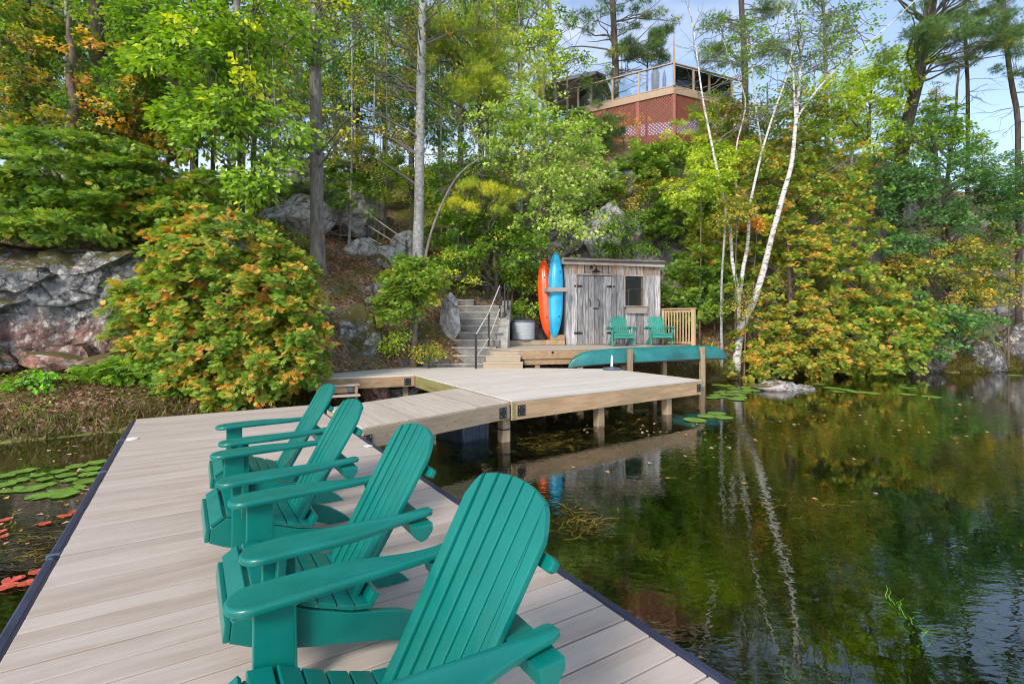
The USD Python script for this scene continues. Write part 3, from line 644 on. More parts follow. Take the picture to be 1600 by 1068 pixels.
# ------------------------------------------------------------------ decks
def deck_poly(parent, poly, direction, pitch, zf, mat_, gap=0.006, thick=0.026, name='deck_board', offset=0.0):
    """Boards along a plan direction, cut to the outline; zf(x, y) is the height of the top."""
    e = unit(np.array(direction, float)); n = np.array([-e[1], e[0]])
    pg = Polygon(poly); P = np.array(poly)
    a0, a1 = (P @ n).min(), (P @ n).max(); b0, b1 = (P @ e).min() - 1, (P @ e).max() + 1
    r = np.random.default_rng(len(poly) * 7 + abs(int(a1 * 100)))
    k = a0 + offset
    while k < a1 - 0.01:
        strip = Polygon([tuple(e * b + n * a) for b, a in ((b0, k + gap / 2), (b1, k + gap / 2), (b1, k + pitch - gap / 2), (b0, k + pitch - gap / 2))])
        g = pg.intersection(strip)
        for q in getattr(g, 'geoms', [g]):
            if q.geom_type != 'Polygon' or q.area < 0.004:
                continue
            pts = np.array(q.exterior.coords)[:-1]
            keep = np.linalg.norm(pts - np.roll(pts, 1, 0), axis=1) > 0.01
            pts = pts[keep]
            if len(pts) < 3:
                continue
            c = pts.mean(0); dz = r.uniform(-0.0008, 0.0008)
            v, f = ext(pts - c, thick, 0.003, (c[0], c[1], 0), (1, 0, 0), (0, 1, 0), steps=1)
            v[:, 2] += zf(v[:, 0], v[:, 1]) - thick / 2 + dz
            part(parent, name, (v, f), mat_)
        k += pitch


FZ = 0.54                                                  # the floating dock's top above the water
C0 = np.array([-5.29, 7.205]); cd = np.array([0.847, 0.5315]); dd = np.array([-0.5315, 0.847])


def DK(a, s, z=0.0):
    """Dock coordinates: a metres from its left edge, s metres from its far end, z above its boards."""
    p = C0 + cd * a - dd * s
    return np.array([p[0], p[1], FZ + z])


DW = 2.35
dock = thing('floating_dock', 'long pale tan floating dock with navy edge in the foreground', 'dock')
SEAM, DEND = 4.98, 10.3
for s0, s1 in ((0.0, SEAM - 0.006), (SEAM + 0.006, DEND)):
    nb = round((s1 - s0) / 0.1465); pt = (s1 - s0) / nb
    for i in range(nb):
        sm = s0 + (i + 0.5) * pt
        part(dock, 'deck_board', cbox(DK(DW / 2, sm, -0.0135 + rng.uniform(-.0008, .0008)), [*cd, 0], [*-dd, 0], Z, DW - 0.012 + rng.uniform(-.004, .004), pt - 0.009, 0.027, 0.003), M['dock_board'])
for s0, s1 in ((0.0, SEAM - 0.008), (SEAM + 0.008, DEND)):
    for a in (-0.032, DW + 0.032):
        part(dock, 'edge_bumper', cbox(DK(a, (s0 + s1) / 2, -0.062), [*-dd, 0], [*cd, 0], Z, s1 - s0, 0.062, 0.118, 0.016), M['bumper'], 40)
    for a in (0.06, DW - 0.06):
        part(dock, 'side_frame', cbox(DK(a, (s0 + s1) / 2, -0.125), [*-dd, 0], [*cd, 0], Z, s1 - s0 - .02, 0.05, 0.19, 0.004), M['beam_grey'])
    for a in (0.55, 1.8):
        part(dock, 'float_drum', cbox(DK(a, (s0 + s1) / 2, -0.43), [*-dd, 0], [*cd, 0], Z, s1 - s0 - .3, 0.75, 0.42, 0.05), M['dark_under'], 40)
for s in (1.45, 2.95, 4.93, 6.6, 8.2):
    part(dock, 'bumper_joint', cbox(DK(-0.033, s, -0.06), [*-dd, 0], [*cd, 0], Z, 0.03, 0.066, 0.124, 0.006), M['float_blue'])
part(dock, 'end_fascia', cbox(DK(DW / 2, -0.022, -0.10), [*cd, 0], [*dd, 0], Z, DW, 0.036, 0.20, 0.004), M['beam_grey'])
solo('white_puck', lathe([(0.0, 0.0), (0.058, 0.0), (0.060, 0.008), (0.052, 0.014), (0.012, 0.013), (0.0, 0.013)], G(207, 686, FZ) + [0, 0, .002], 24), M['white_disc'], 'round white cap on the far left corner of the dock', 'cap', smooth=40)
lv = np.array([(0, 0, .003), (.03, .02, .006), (.05, .06, .004), (.02, .07, .008), (0, .12, .003), (-.03, .07, .007), (-.055, .05, .004), (-.03, .015, .006), (0, .05, .012)])
_w = G(573, 699, FZ)
solo('fallen_leaf', (lv * 1.15 + _w, np.array([[i, (i + 1) % 8, 8] for i in range(8)])), M['white_disc'], 'dry white leaf on the right edge of the dock', 'leaf')

# ------------------------------------------------------------------ ramp, platform, walkway
PZ = 0.67
RA, RB, RC, RD = np.array([-1.82, 6.22]), np.array([-.05, 8.08]), np.array([-1.02, 9.70]), np.array([-2.76, 7.66])


def rz(x, y):
    t = ((np.asarray(x) - RA[0]) * .687 + (np.asarray(y) - RA[1]) * .726) / 2.57
    return 0.625 + 0.03 * t


ramp = thing('gangway_ramp', 'short wooden gangway joining the floating dock to the platform', 'ramp')
deck_poly(ramp, [tuple(RA), tuple(RB), tuple(RC), tuple(RD)], RD - RA, 0.147, rz, M['ramp_board'])
def side_beam(parent, a, b, za, zb, h, th=0.045, inset=0.0, mat_='beam', name='side_beam'):
    """A vertical plank under the deck edge from a to b; za, zb are its top heights."""
    a3, b3 = np.array([*a, za - h / 2]), np.array([*b, zb - h / 2])
    U = unit(b3 - a3); V = unit(np.cross(Z, U))
    o = (a3 + b3) / 2 + V * inset
    return part(parent, name, cbox(o, U, V, np.cross(U, V), np.linalg.norm(b3 - a3), th, h, 0.005), M[mat_])


def plate(parent, at, U, zc, out, size=0.14):
    """A square black corner plate with four bolt heads; at is a plan point on the face, out its outward direction."""
    U, out = np.array([*U, 0.0]), np.array([*out, 0.0])
    o = np.array([*at, zc]) + out * 0.006
    p = part(parent, 'corner_plate', cbox(o, U, Z, out, size * 0.9, size, 0.006, 0.001), M['black_metal'])
    for i in (-1, 1):
        for j in (-1, 1):
            part(p, 'bolt_head', cbox(o + U * i * size * .28 + Z * j * size * .3 + out * .006, U, Z, out, .016, .016, .008, .003), M['bolt'])


side_beam(ramp, RA, RB, 0.596, 0.626, 0.235, 0.045, 0.0, 'beam_grey')
side_beam(ramp, RD, RC, 0.596, 0.626, 0.235, 0.045, 0.0, 'beam_grey')
side_beam(ramp, RA + (RD - RA) * .03, RA + (RD - RA) * .97, 0.594, 0.594, 0.12, 0.04, 0.0, 'beam_grey', 'end_beam')
side_beam(ramp, (RA + RD) / 2, (RB + RC) / 2, 0.594, 0.622, 0.2, 0.04, 0.0, 'beam_grey', 'joist')
ru = unit(RB - RA); ro = np.array([ru[1], -ru[0]])
plate(ramp, RB - ru * .16 + ro * .024, ru, 0.50, ro, 0.17)
plate(ramp, RA + ru * .06 + ro * .024, ru, 0.47, ro, 0.13)
for t, zz in ((.12, .50), (.56, .52), (.665, .49), (.83, .50), (.5, .47)):
    pq = RA + (RB - RA) * t + ro * .026
    part(ramp, 'screw', cbox([*pq, zz], [*ru, 0], Z, [*ro, 0], .022, .022, .01, .004), M['bolt'])
fl = thing('float_tub', 'blue grey plastic float under the gangway', 'float')
fo = np.array([-.83, 8.55, 0.13])
part(fl, 'tub', cbox(fo, [*ru, 0], [-ru[1], ru[0], 0], Z, .60, .7, .44, .03), M['float_blue'], 40)
for i in range(4):
    part(fl, 'rib', cbox(fo + np.array([*ru, 0]) * (-.21 + i * .14) + np.array([*ro, 0]) * .352, [*ru, 0], Z, [*ro, 0], .03, .38, .02, .006), M['float_blue'])
part(fl, 'rim', cbox(fo + Z * .2, [*ru, 0], [-ru[1], ru[0], 0], Z, .64, .74, .04, .01), M['float_blue'])

P1, P2, P3, P4, P5 = (0.0, 8.08), (4.1, 11.06), (2.62, 13.72), (-2.95, 14.25), (-2.29, 12.07)
plat = thing('dock_platform', 'wide pale wooden platform on posts between gangway and stair', 'platform')
pe = unit(np.array(P2) - np.array(P1)); po = np.array([pe[1], -pe[0]])
deck_poly(plat, [P1, P2, P3, P4, P5], pe, 0.146, lambda x, y: PZ + 0 * x, M['plat_board'])
side_beam(plat, P1, np.array(P1) + pe * 5.07, PZ - .028, PZ - .028, .286, .045, .03, 'beam')
side_beam(plat, P5, P1, PZ - .028, PZ - .028, .26, .045, .03, 'beam_green')
side_beam(plat, P2, P3, PZ - .028, PZ - .028, .26, .045, .03, 'beam_grey')
for t in np.linspace(.12, .88, 7):
    a = np.array(P1) * (1 - t) + np.array(P2) * t; b = np.array(P4) * (1 - t) + np.array(P3) * t
    side_beam(plat, a + (b - a) * .02, b, PZ - .03, PZ - .03, .2, .04, 0, 'beam_grey', 'joist')
plate(plat, np.array(P1) + pe * .19 - po * .006, pe, PZ - .17, po, .17)
plate(plat, np.array(P1) + pe * 4.97 - po * .006, pe, PZ - .17, po, .17)
for x, y, s in ((-.13, 8.22, .15), (1.60, 9.45, .15), (3.22, 10.66, .15), (-1.55, 11.0, .14), (0.7, 11.8, .14), (2.2, 12.6, .14), (-2.1, 13.4, .14), (3.3, 12.0, .14)):
    zb = T(x, y) - 0.3
    part(plat, 'post', cbox((x, y, (PZ - .06 + zb) / 2), [*pe, 0], [-pe[1], pe[0], 0], Z, s, s, PZ - .06 - zb, .006), M['post'])
part(plat, 'front_post_wrap', cbox((-.13, 8.22, .2), [*pe, 0], [-pe[1], pe[0], 0], Z, .154, .154, .03, .004), M['black_metal'])

walk = thing('shore_walkway', 'narrow wooden walkway along the shore left of the platform', 'walkway')
W1, W4 = (-4.45, 11.22), (-4.75, 12.0)
deck_poly(walk, [W1, (P5[0] - .01, P5[1]), (P4[0] + .0, P4[1] - .01), (-3.7, 13.25), W4], (0.93, 0.37), 0.146, lambda x, y: PZ - .002 + 0 * x, M['plat_board'], offset=.03)
side_beam(walk, W1, P5, PZ - .03, PZ - .03, .235, .045, .03, 'beam')
wu = unit(np.array(P5) - np.array(W1)); wo = np.array([wu[1], -wu[0]])
plate(walk, np.array(P5) - wu * .17 - wo * .006, wu, PZ - .15, wo, .17)
for x, y in ((-4.3, 11.5), (-2.55, 12.25), (-3.9, 12.8)):
    part(walk, 'post', cbox((x, y, .1), [*wu, 0], [-wu[1], wu[0], 0], Z, .12, .12, 1.1, .006), M['post'])
sw = thing('water_steps', 'two small grey plank steps hanging below the shore walkway', 'steps')
for z, a, b, off in ((.535, -.02, 1.0, 0.0), (.335, .12, 1.0, -.22)):
    o = np.array([-4.30, 10.93]) + wu * ((a + b) / 2) + wo * (-off - .02)
    part(sw, 'tread', cbox([*o, z], [*wu, 0], [-wu[1], wu[0], 0], Z, b - a, .22, .035, .004), M['ramp_board'])
for t in (.1, .9):
    o = np.array([-4.30, 11.02]) + wu * t + wo * .06
    part(sw, 'stringer', cbox([*o, .40], [*wu, 0], [-wu[1], wu[0], 0], Z, .05, .35, .30, .004), M['beam'])
o = np.array([-4.30, 11.0]) + wu * .5 + wo * .08
part(sw, 'riser_board', cbox([*o, .44], [*wu, 0], [-wu[1], wu[0], 0], Z, .8, .03, .14, .004), M['beam'])
part(sw, 'metal_bracket', cbox([*(o + wu * .28 + wo * .035), .44], [*wu, 0], [-wu[1], wu[0], 0], Z, .13, .02, .12, .004), M['float_blue'])

# upper deck, wooden steps, railing
DZ = 1.15
ud = thing('shed_deck', 'raised wooden deck in front of the grey shed', 'deck')
F1, F2 = np.array([.2, 14.32]), np.array([6.3, 16.08])
due = unit(F2 - F1); duo = np.array([due[1], -due[0]])
deck_poly(ud, [(-.62, 14.55), (.2, 14.32), (6.3, 16.08), (6.12, 16.95), (5.32, 17.92), (1.74, 17.16), (-.12, 16.72)], due, 0.146, lambda x, y: DZ + 0 * x, M['deck_board'])
side_beam(ud, F1, F2, DZ - .028, DZ - .028, .25, .045, .03, 'beam')
side_beam(ud, F1 - duo * .09 + due * .15, F2 - duo * .09, DZ - .282, DZ - .282, .16, .09, 0, 'beam', 'lower_beam')
side_beam(ud, (6.3, 16.08), (6.12, 16.95), DZ - .028, DZ - .028, .25, .045, .03, 'beam')
part(ud, 'side_panel', beam((-.62, 14.56, DZ - .20), (-.12, 16.72, DZ - .20), .04, .34), M['step_board'])
for t in (.09, .30, .52, .74, .96):
    q = F1 + (F2 - F1) * t - duo * .14; zb = T(*q) - .3
    part(ud, 'post', cbox([*q, (DZ - .3 + zb) / 2], [*due, 0], [-due[1], due[0], 0], Z, .14, .14, DZ - .3 - zb, .006), M['post'])
part(ud, 'knot_hole_cap', cbox([*(F1 + due * 1.0 + duo * .0), DZ - .10], [*due, 0], Z, [*duo, 0], .07, .06, .02, .012), M['black_metal'])
ws = thing('wooden_steps', 'three tan wooden steps up to the shed deck', 'steps')
for k, (x0, x1, y0, y1, zt) in enumerate([(-.78, .30, 13.70, 14.35, .83), (-.72, .24, 14.0, 14.4, .99)]):
    part(ws, 'tread', cbox(((x0 + x1) / 2, (y0 + y1) / 2, zt - .014), (1, 0, 0), (0, 1, 0), Z, x1 - x0, y1 - y0, .028, .004), M['deck_board'])
    part(ws, 'riser', cbox(((x0 + x1) / 2, y0 + .03, zt - .095), (1, 0, 0), (0, 1, 0), Z, x1 - x0 - .02, .028, .132, .004), M['step_board'])
    for x in (x0 + .025, x1 - .025):
        part(ws, 'side_board', cbox((x, (y0 + y1) / 2 + .035, zt - .095), (0, 1, 0), (1, 0, 0), Z, y1 - y0 - .05, .028, .132, .004), M['step_board'])
part(ws, 'riser', cbox((-.22, 14.34, DZ - .10), (1, 0, 0), (0, 1, 0), Z, .82, .028, .132, .004), M['step_board'])

rl = thing('deck_railing', 'tan wooden baluster railing at the right end of the shed deck', 'railing')
R0, R1 = np.array([5.24, 17.72]), np.array([6.02, 16.98]); rle = unit(R1 - R0)
part(rl, 'end_post', cbox([*R1, DZ + .60], [*rle, 0], [-rle[1], rle[0], 0], Z, .12, .12, 1.2, .006), M['rail_wood'])
part(rl, 'end_post', cbox([*R0, DZ + .60], [*rle, 0], [-rle[1], rle[0], 0], Z, .09, .09, 1.2, .006), M['rail_wood'])
part(rl, 'top_rail', beam([*(R0 - rle * .05), DZ + 1.222], [*(R1 + rle * .10), DZ + 1.222], .14, .04), M['rail_wood'])
part(rl, 'sub_rail', beam([*(R0 + rle * .05), DZ + 1.14], [*(R1 - rle * .07), DZ + 1.14], .04, .09), M['rail_wood'])
part(rl, 'bottom_rail', beam([*(R0 + rle * .05), DZ + .08], [*(R1 - rle * .07), DZ + .08], .04, .07), M['rail_wood'])
for t in np.linspace(.11, .88, 9):
    q = R0 + (R1 - R0) * t + np.array([rle[1], -rle[0]]) * .045
    part(rl, 'baluster', cbox([*q, DZ + .60], [*rle, 0], [-rle[1], rle[0], 0], Z, .04, .04, 1.12, .004), M['rail_wood'])

# ------------------------------------------------------------------ concrete stair with handrail
st = thing('concrete_stair', 'weathered grey concrete stair climbing from the platform into the wood', 'stairs')
lefts = [682, 688, 695, 702, 708, 714, 716, 713, 710, 708]; rights = [762, 770, 775, 780, 785, 790, 792, 794, 786, 740]
for i in range(10):
    d = 14.3 + .32 * i; zt = .76 + .213 * i
    xl, xr = (lefts[i] - 800) / 800 * d - .05, (rights[i] - 800) / 800 * d
    part(st, 'step', cbox(((xl + xr) / 2, d + .36, zt - .115), (1, 0.02, 0), (-.02, 1, 0), Z, xr - xl, .72, .23, .014), M['concrete'])
    part(st, 'nosing', cbox(((xl + xr) / 2, d + .012, zt - .02), (1, 0.02, 0), (-.02, 1, 0), Z, xr - xl + .012, .06, .048, .01), M['concrete_pale'])
part(st, 'cheek_wall', ext([(0, 0), (1.1, 0), (1.1, .95), (.85, .95), (.1, .35), (0, .25)], .34, .02, (-.30, 15.35, 1.05), (.06, 1, 0), Z), M['concrete_pale'], 40)
part(st, 'upper_cheek', ext([(0, 0), (1.0, 0), (1.0, .75), (.8, .75), (0, .15)], .3, .02, (-.22, 16.4, 1.9), (.06, 1, 0), Z), M['concrete'], 40)
hr = thing('stair_handrail', 'black iron handrail with cable infill on the concrete stair', 'handrail')
hp = [C(743.6, 575, 13.72), C(763.7, 543.5, 15.0), C(781, 496, 16.3)]
hp[0][2] = PZ
tops = []
for i, (p, h) in enumerate(zip(hp, (.93, 1.05, 1.04))):
    part(hr, 'post', cbox(p + Z * h / 2, (1, 0, 0), (0, 1, 0), Z, .055, .055, h, .006), M['black_metal'])
    tops.append(p + Z * (h - .02))
for a, b in ((0, 1), (1, 2)):
    part(hr, 'top_cable', tube([tops[a], tops[b]], .018, 6), M['cable'], True)
    part(hr, 'lower_cable', tube([hp[a] + Z * .28, hp[b] + Z * .28], .016, 6), M['cable'], True)
for q in ((788.5, 16.45), (793.5, 16.8)):
    p = C(q[0], 496, q[1]); p[2] = hp[2][2]
    part(hr, 'gate_post', cbox(p + Z * .55, (1, 0, 0), (0, 1, 0), Z, .05, .05, 1.1, .006), M['black_metal'])
part(hr, 'gate_bar', beam(hp[2] + Z * .98, C(793.5, 496, 16.8) * [1, 1, 0] + Z * (hp[2][2] + .98), .04, .04), M['black_metal'])

pr = thing('path_railing', 'thin black iron railing along the upper path behind the tree trunks', 'railing')
pts = [C(428, 338, 20.5), C(500, 376, 19.6), C(576, 381, 19.0), C(635, 410, 17.8)]
hts = (.95, .95, 1.14, .78)
for p, h in zip(pts, hts):
    part(pr, 'post', cbox(p + Z * (h / 2 - .15), (1, 0, 0), (0, 1, 0), Z, .055, .055, h + .3, .006), M['black_metal'])
for i in range(3):
    for k in (.97, .58, .2):
        part(pr, 'rail', tube([pts[i] + Z * hts[i] * k, pts[i + 1] + Z * hts[i + 1] * k], .024, 6), M['cable' if i == 2 else 'black_metal'], True)
part(pr, 'rail', tube([pts[0] + Z * .9, C(395, 290, 21.5)], .017, 6), M['black_metal'], True)
sg = thing('trail_marker', 'small blue sign on a thin stake beside the upper path', 'sign')
so = C(566, 300, 20.2)
part(sg, 'stake', cbox(so + Z * -.6, (1, 0, 0), (0, 1, 0), Z, .04, .03, 1.5, .004), M['bark_brown'])
part(sg, 'board', cbox(so + np.array([0, -.03, .02]), (1, 0, .04), (0, 1, 0), Z, .13, .02, .26, .004), M['blue_sign'])

# ------------------------------------------------------------------ shed
S0, S1 = np.array([1.80, 17.26]), np.array([5.22, 18.02])
se = unit(S1 - S0); sb = np.array([-se[1], se[0]]); SL = np.linalg.norm(S1 - S0)
def SP(a, dep, z):
    """Shed coordinates: a along the front from its left corner, dep metres in (negative: proud of the front), z above its floor."""
    p = S0 + se * a + sb * dep
    return np.array([p[0], p[1], DZ + z])


SE, SB = np.array([*se, 0]), np.array([*sb, 0])
HF, HB = 2.74, 2.45                                        # front and back wall heights
shed = thing('garden_shed', 'small weathered grey board shed with double door and one window', 'shed')
DA0, DA1, DH = .42, 1.66, 2.36                              # door opening
WA0, WA1, WZ0, WZ1 = 2.16, 2.86, 1.34, 2.36                 # window opening
a = 0.0; nb_ = 0
snaps = (DA0, DA1, WA0, WA1, SL)
wid = [.20, .23, .25, .21, .24, .22, .2, .26, .19, .23, .22, .21, .25, .2, .22, .24, .2]
while a < SL - .01:
    w = min(wid[nb_ % 17], SL - a); nb_ += 1
    for q_ in snaps:
        if a + .02 < q_ < a + w + .11:
            w = q_ - a
            break
    spans = [(0.0, HF)]
    mid = a + w / 2
    def cut(spans, z0, z1):
        out = []
        for s0_, s1_ in spans:
            if s0_ < z0: out.append((s0_, min(z0, s1_)))
            if s1_ > z1: out.append((max(z1, s0_), s1_))
        return out
    if DA0 < mid < DA1: spans = cut(spans, -1, DH)
    if WA0 < mid < WA1: spans = cut(spans, WZ0, WZ1)
    for z0_, z1_ in spans:
        tall = z1_ > HF - .05
        if tall and z1_ - z0_ > .5:
            part(shed, 'wall_board', cbox(SP(mid, .0, (z0_ + z1_ - .34) / 2), SE, SB, Z, w - .018, .028, z1_ - .34 - z0_, .004), M['barn'])
            part(shed, 'upper_wall_board', cbox(SP(mid, .0, z1_ - .17), SE, SB, Z, w - .012, .0285, .338, .002), M['barn_fresh'])
        else:
            part(shed, 'upper_wall_board' if tall else 'wall_board', cbox(SP(mid, .0, (z0_ + z1_) / 2), SE, SB, Z, w - .018, .028, z1_ - z0_, .004), M['barn_fresh' if tall else 'barn'])
    a += w
for aa, nm in ((-.004, 'side_wall_board'), (SL + .004, 'side_wall_board')):
    for k in range(8):
        dpt = .02 + .24 * k
        h = HF - (HF - HB) * (dpt + .12) / 2.0
        part(shed, nm, cbox(SP(aa, dpt + .12, h / 2), SB, SE, Z, .23, .028, h, .004), M['barn'])
part(shed, 'back_wall', cbox(SP(SL / 2, 1.96, HB / 2), SE, SB, Z, SL, .03, HB, .004), M['shed_dark'])
part(shed, 'inner_lining', cbox(SP(SL / 2, .035, HF / 2 + .55), SE, SB, Z, SL - .1, .012, .02, .002), M['shed_dark'])
roof = part(shed, 'roof', cbox(SP(SL / 2, .93, (HF + HB) / 2 + .075), SE, SB * 2.0 + Z * (HB - HF), np.cross(SE, unit(SB * 2.0 + Z * (HB - HF))), SL + .22, 2.3, .05, .006), M['roof_dark'])
part(roof, 'front_fascia', cbox(SP(SL / 2 - .03, -.135, HF + .055), SE - Z * .005, SB, Z, SL + .24, .03, .19, .005), M['barn_trim'])
part(roof, 'drip_edge', cbox(SP(SL / 2 - .03, -.14, HF + .163), SE - Z * .005, SB, Z, SL + .26, .07, .022, .004), M['barn_fresh'])
part(roof, 'side_fascia', cbox(SP(-.13, .9, HF - .07), SB * 2.0 + Z * (HB - HF), SE, Z, 2.2, .03, .17, .005), M['barn'])
part(roof, 'soffit_board', cbox(SP(SL / 2, -.07, HF - .02), SE, SB, Z, SL + .16, .10, .02, .003), M['barn_trim'])
for lf, (x0, x1) in enumerate(((DA0, (DA0 + DA1) / 2 - .006), ((DA0 + DA1) / 2 + .006, DA1))):
    door = part(shed, 'door', cbox(SP((x0 + x1) / 2, .028, DH / 2), SE, SB, Z, x1 - x0, .02, DH - .03, .003), M['barn'])
    nb3 = 3 if lf == 0 else 2
    for k in range(nb3):
        w = (x1 - x0) / nb3
        part(door, 'door_board', cbox(SP(x0 + w * (k + .5), .0, DH / 2 + .01), SE, SB, Z, w - .014, .026, DH - .05, .004), M['barn'])
    hx = x0 + .02 if lf == 0 else x1 - .02; sgn = 1 if lf == 0 else -1
    for hz in (1.99, .40):
        hg = part(door, 'strap_hinge', ext([(-.16, -.02), (-.10, -.035), (0, -.045), (.0, .045), (-.10, .035), (-.16, .02)], .008, .002, SP(hx, -.024, hz), -SE * sgn, Z), M['black_metal'])
        part(hg, 'hinge_leaf', ext([(0, -.045), (.13, -.028), (.15, 0), (.13, .028), (0, .045)], .008, .002, SP(hx, -.024, hz), -SE * sgn, Z), M['black_metal'])
    ha = (DA0 + DA1) / 2 + (-.19 if lf == 0 else .13)
    part(door, 'handle', tube([SP(ha, -.02, 1.30), SP(ha + .02, -.07, 1.33), SP(ha + .03, -.075, 1.43), SP(ha, -.07, 1.52), SP(ha - .01, -.02, 1.55)], .014, 6), M['black_metal'], True)
part(shed, 'door_latch', cbox(SP((DA0 + DA1) / 2 + .05, -.03, 1.24), SE, SB, Z, .22, .02, .045, .004), M['black_metal'])
part(shed, 'door_lintel', cbox(SP((DA0 + DA1) / 2, -.035, DH + .03), SE, SB, Z, DA1 - DA0 + .10, .055, .05, .005), M['barn_trim'])
part(shed, 'door_trim', cbox(SP(DA0 - .03, -.024, DH - .3), SE, SB, Z, .035, .02, .6, .004), M['barn_trim'])
part(shed, 'door_trim', cbox(SP(DA1 + .03, -.024, DH - .3), SE, SB, Z, .035, .02, .6, .004), M['barn_trim'])
part(shed, 'door_sill', cbox(SP((DA0 + DA1) / 2, -.03, .02), SE, SB, Z, DA1 - DA0 + .1, .05, .035, .004), M['barn_fresh'])
win = part(shed, 'window', cbox(SP((WA0 + WA1) / 2, .055, (WZ0 + WZ1) / 2), SE, SB, Z, WA1 - WA0 + .02, .004, WZ1 - WZ0 + .02, .0005), M['glass'])
for aa, w_, z0_, z1_ in ((WA0 - .015, .05, WZ0 - .04, WZ1 + .04), (WA1 + .015, .05, WZ0 - .04, WZ1 + .04)):
    part(win, 'window_frame', cbox(SP(aa, .012, (z0_ + z1_) / 2), SE, SB, Z, w_, .07, z1_ - z0_, .004), M['barn_trim'])
part(win, 'window_frame', cbox(SP((WA0 + WA1) / 2, .012, WZ1 + .022), SE, SB, Z, WA1 - WA0 - .02, .07, .045, .004), M['barn_trim'])
part(win, 'window_sill', cbox(SP((WA0 + WA1) / 2 + .02, -.05, WZ0 - .03), SE, SB, Z, WA1 - WA0 + .20, .16, .035, .005), M['barn_trim'])
part(win, 'window_box', cbox(SP((WA0 + WA1) / 2 + .05, -.06, WZ0 - .17), SE, SB, Z, WA1 - WA0 + .08, .12, .2, .006), M['barn_trim'])
part(win, 'window_stop', cbox(SP(WA1 - .03, .075, (WZ0 + WZ1) / 2), SE, SB, Z, .06, .03, WZ1 - WZ0, .004), M['rail_wood'])
lamp = part(shed, 'barn_lamp', lathe([(0.0, .10), (.03, .10), (.045, .07), (.13, .0), (.165, -.02), (.16, -.025), (.12, -.005), (.03, .06), (0, .06)], SP(1.02, -.2, DH + .12), 18), M['black_metal'], 40)
part(lamp, 'lamp_arm', tube(spline([SP(.92, -.02, DH + .27), SP(.93, -.12, DH + .36), SP(1.0, -.2, DH + .32), SP(1.02, -.2, DH + .2)], 9), .013, 6), M['black_metal'], True)
part(lamp, 'wall_plate', ext([(.055 * math.cos(t), .055 * math.sin(t)) for t in np.linspace(0, 2 * math.pi, 14)[:-1]], .02, .004, SP(.92, -.024, DH + .27), -SE, Z), M['black_metal'], 40)
# things in the shed that show through its window
pad = thing('leaning_paddle', 'pale wooden paddle standing behind the shed window', 'paddle')
part(pad, 'shaft', tube([SP(2.46, .35, .9), SP(2.47, .38, 1.9)], .016, 7), M['pale_rail'], True)
part(pad, 'grip', tube([SP(2.41, .38, 1.9), SP(2.53, .38, 1.9)], .02, 7), M['pale_rail'], True)
cov = thing('blue_tarp', 'dark blue tarp hanging inside the shed window', 'tarp')
gu, gw = np.meshgrid(np.linspace(0, 1, 14), np.linspace(0, 1, 12))
tv = np.array([SP(2.12 + .42 * u_ * (1 - .5 * w_), .55 + .05 * math.sin(9 * u_ + 2 * w_), 1.25 + 1.0 * w_) for u_, w_ in zip(gu.ravel(), gw.ravel())])
ti = np.arange(14 * 12).reshape(12, 14)
part(cov, 'cloth', (tv, np.stack([ti[:-1, :-1], ti[:-1, 1:], ti[1:, 1:], ti[1:, :-1]], -1).reshape(-1, 4)), M['blue_sign'], True)

tw = thing('timber_edging', 'low squared timber edging behind the deck under the kayaks', 'retaining wall')
for k, (a0, a1, z_) in enumerate(((-2.05, -.75, .09), (-.74, -.06, .09), (-.55, -.06, .26))):
    part(tw, 'timber', beam(SP(a0, -.08 + .02 * k, z_), SP(a1, -.08 + .02 * k, z_), .16, .165, .012), M['beam'] if k else M['beam_grey'])
rk = thing('kayak_rack', 'grey timber bar holding the kayaks upright against the shed', 'rack')
kz = 1.83
part(rk, 'bar', beam(SP(-.72, -.36, kz), SP(.02, -.36, kz + .015), .05, .14), M['barn_trim'])
part(rk, 'bracket', beam(SP(-.05, -.36, kz), SP(-.05, .1, kz), .05, .12), M['barn'])
part(rk, 'end_block', beam(SP(-.72, -.36, kz), SP(-.72, .05, kz), .05, .13), M['barn'])

def hull(L, W, H, n=41, m=18, keel=0.25, chine=0.0, peak=0.12, flat=False):
    """A boat shell along x (centre 0), bottom towards +y, sides at +-W/2 in z; returns points (n, m, 3)."""
    t = np.linspace(-1, 1, n)
    w = np.clip(1 - np.abs(t) ** 3.0, 0, 1) ** 0.8 * W / 2 + 0.012
    h = np.clip(1 - np.abs(t) ** 4.5, 0, 1) ** 0.7 * H + 0.01
    th = np.linspace(-math.pi / 2, math.pi / 2, m)
    e = 0.72
    cz = np.sign(np.sin(th)) * np.abs(np.sin(th)) ** e; cy = np.abs(np.cos(th)) ** e
    cy = cy + keel * np.exp(-(th / 0.22) ** 2) * 0.35 + chine * np.exp(-((np.abs(th) - .62) / .12) ** 2)
    p = np.stack([np.broadcast_to(t[:, None] * L / 2, (n, m)), h[:, None] * cy[None], w[:, None] * cz[None]], -1)
    p[..., 1] -= (np.abs(t) ** 3 * peak)[:, None]
    return p


def grid_mesh(p, closed=False):
    n, m = p.shape[:2]; i = np.arange(n * m).reshape(n, m)
    if closed:
        i = np.concatenate([i, i[:, :1]], 1)
    return p.reshape(-1, 3), np.stack([i[:-1, :-1], i[:-1, 1:], i[1:, 1:], i[1:, :-1]], -1).reshape(-1, 4)


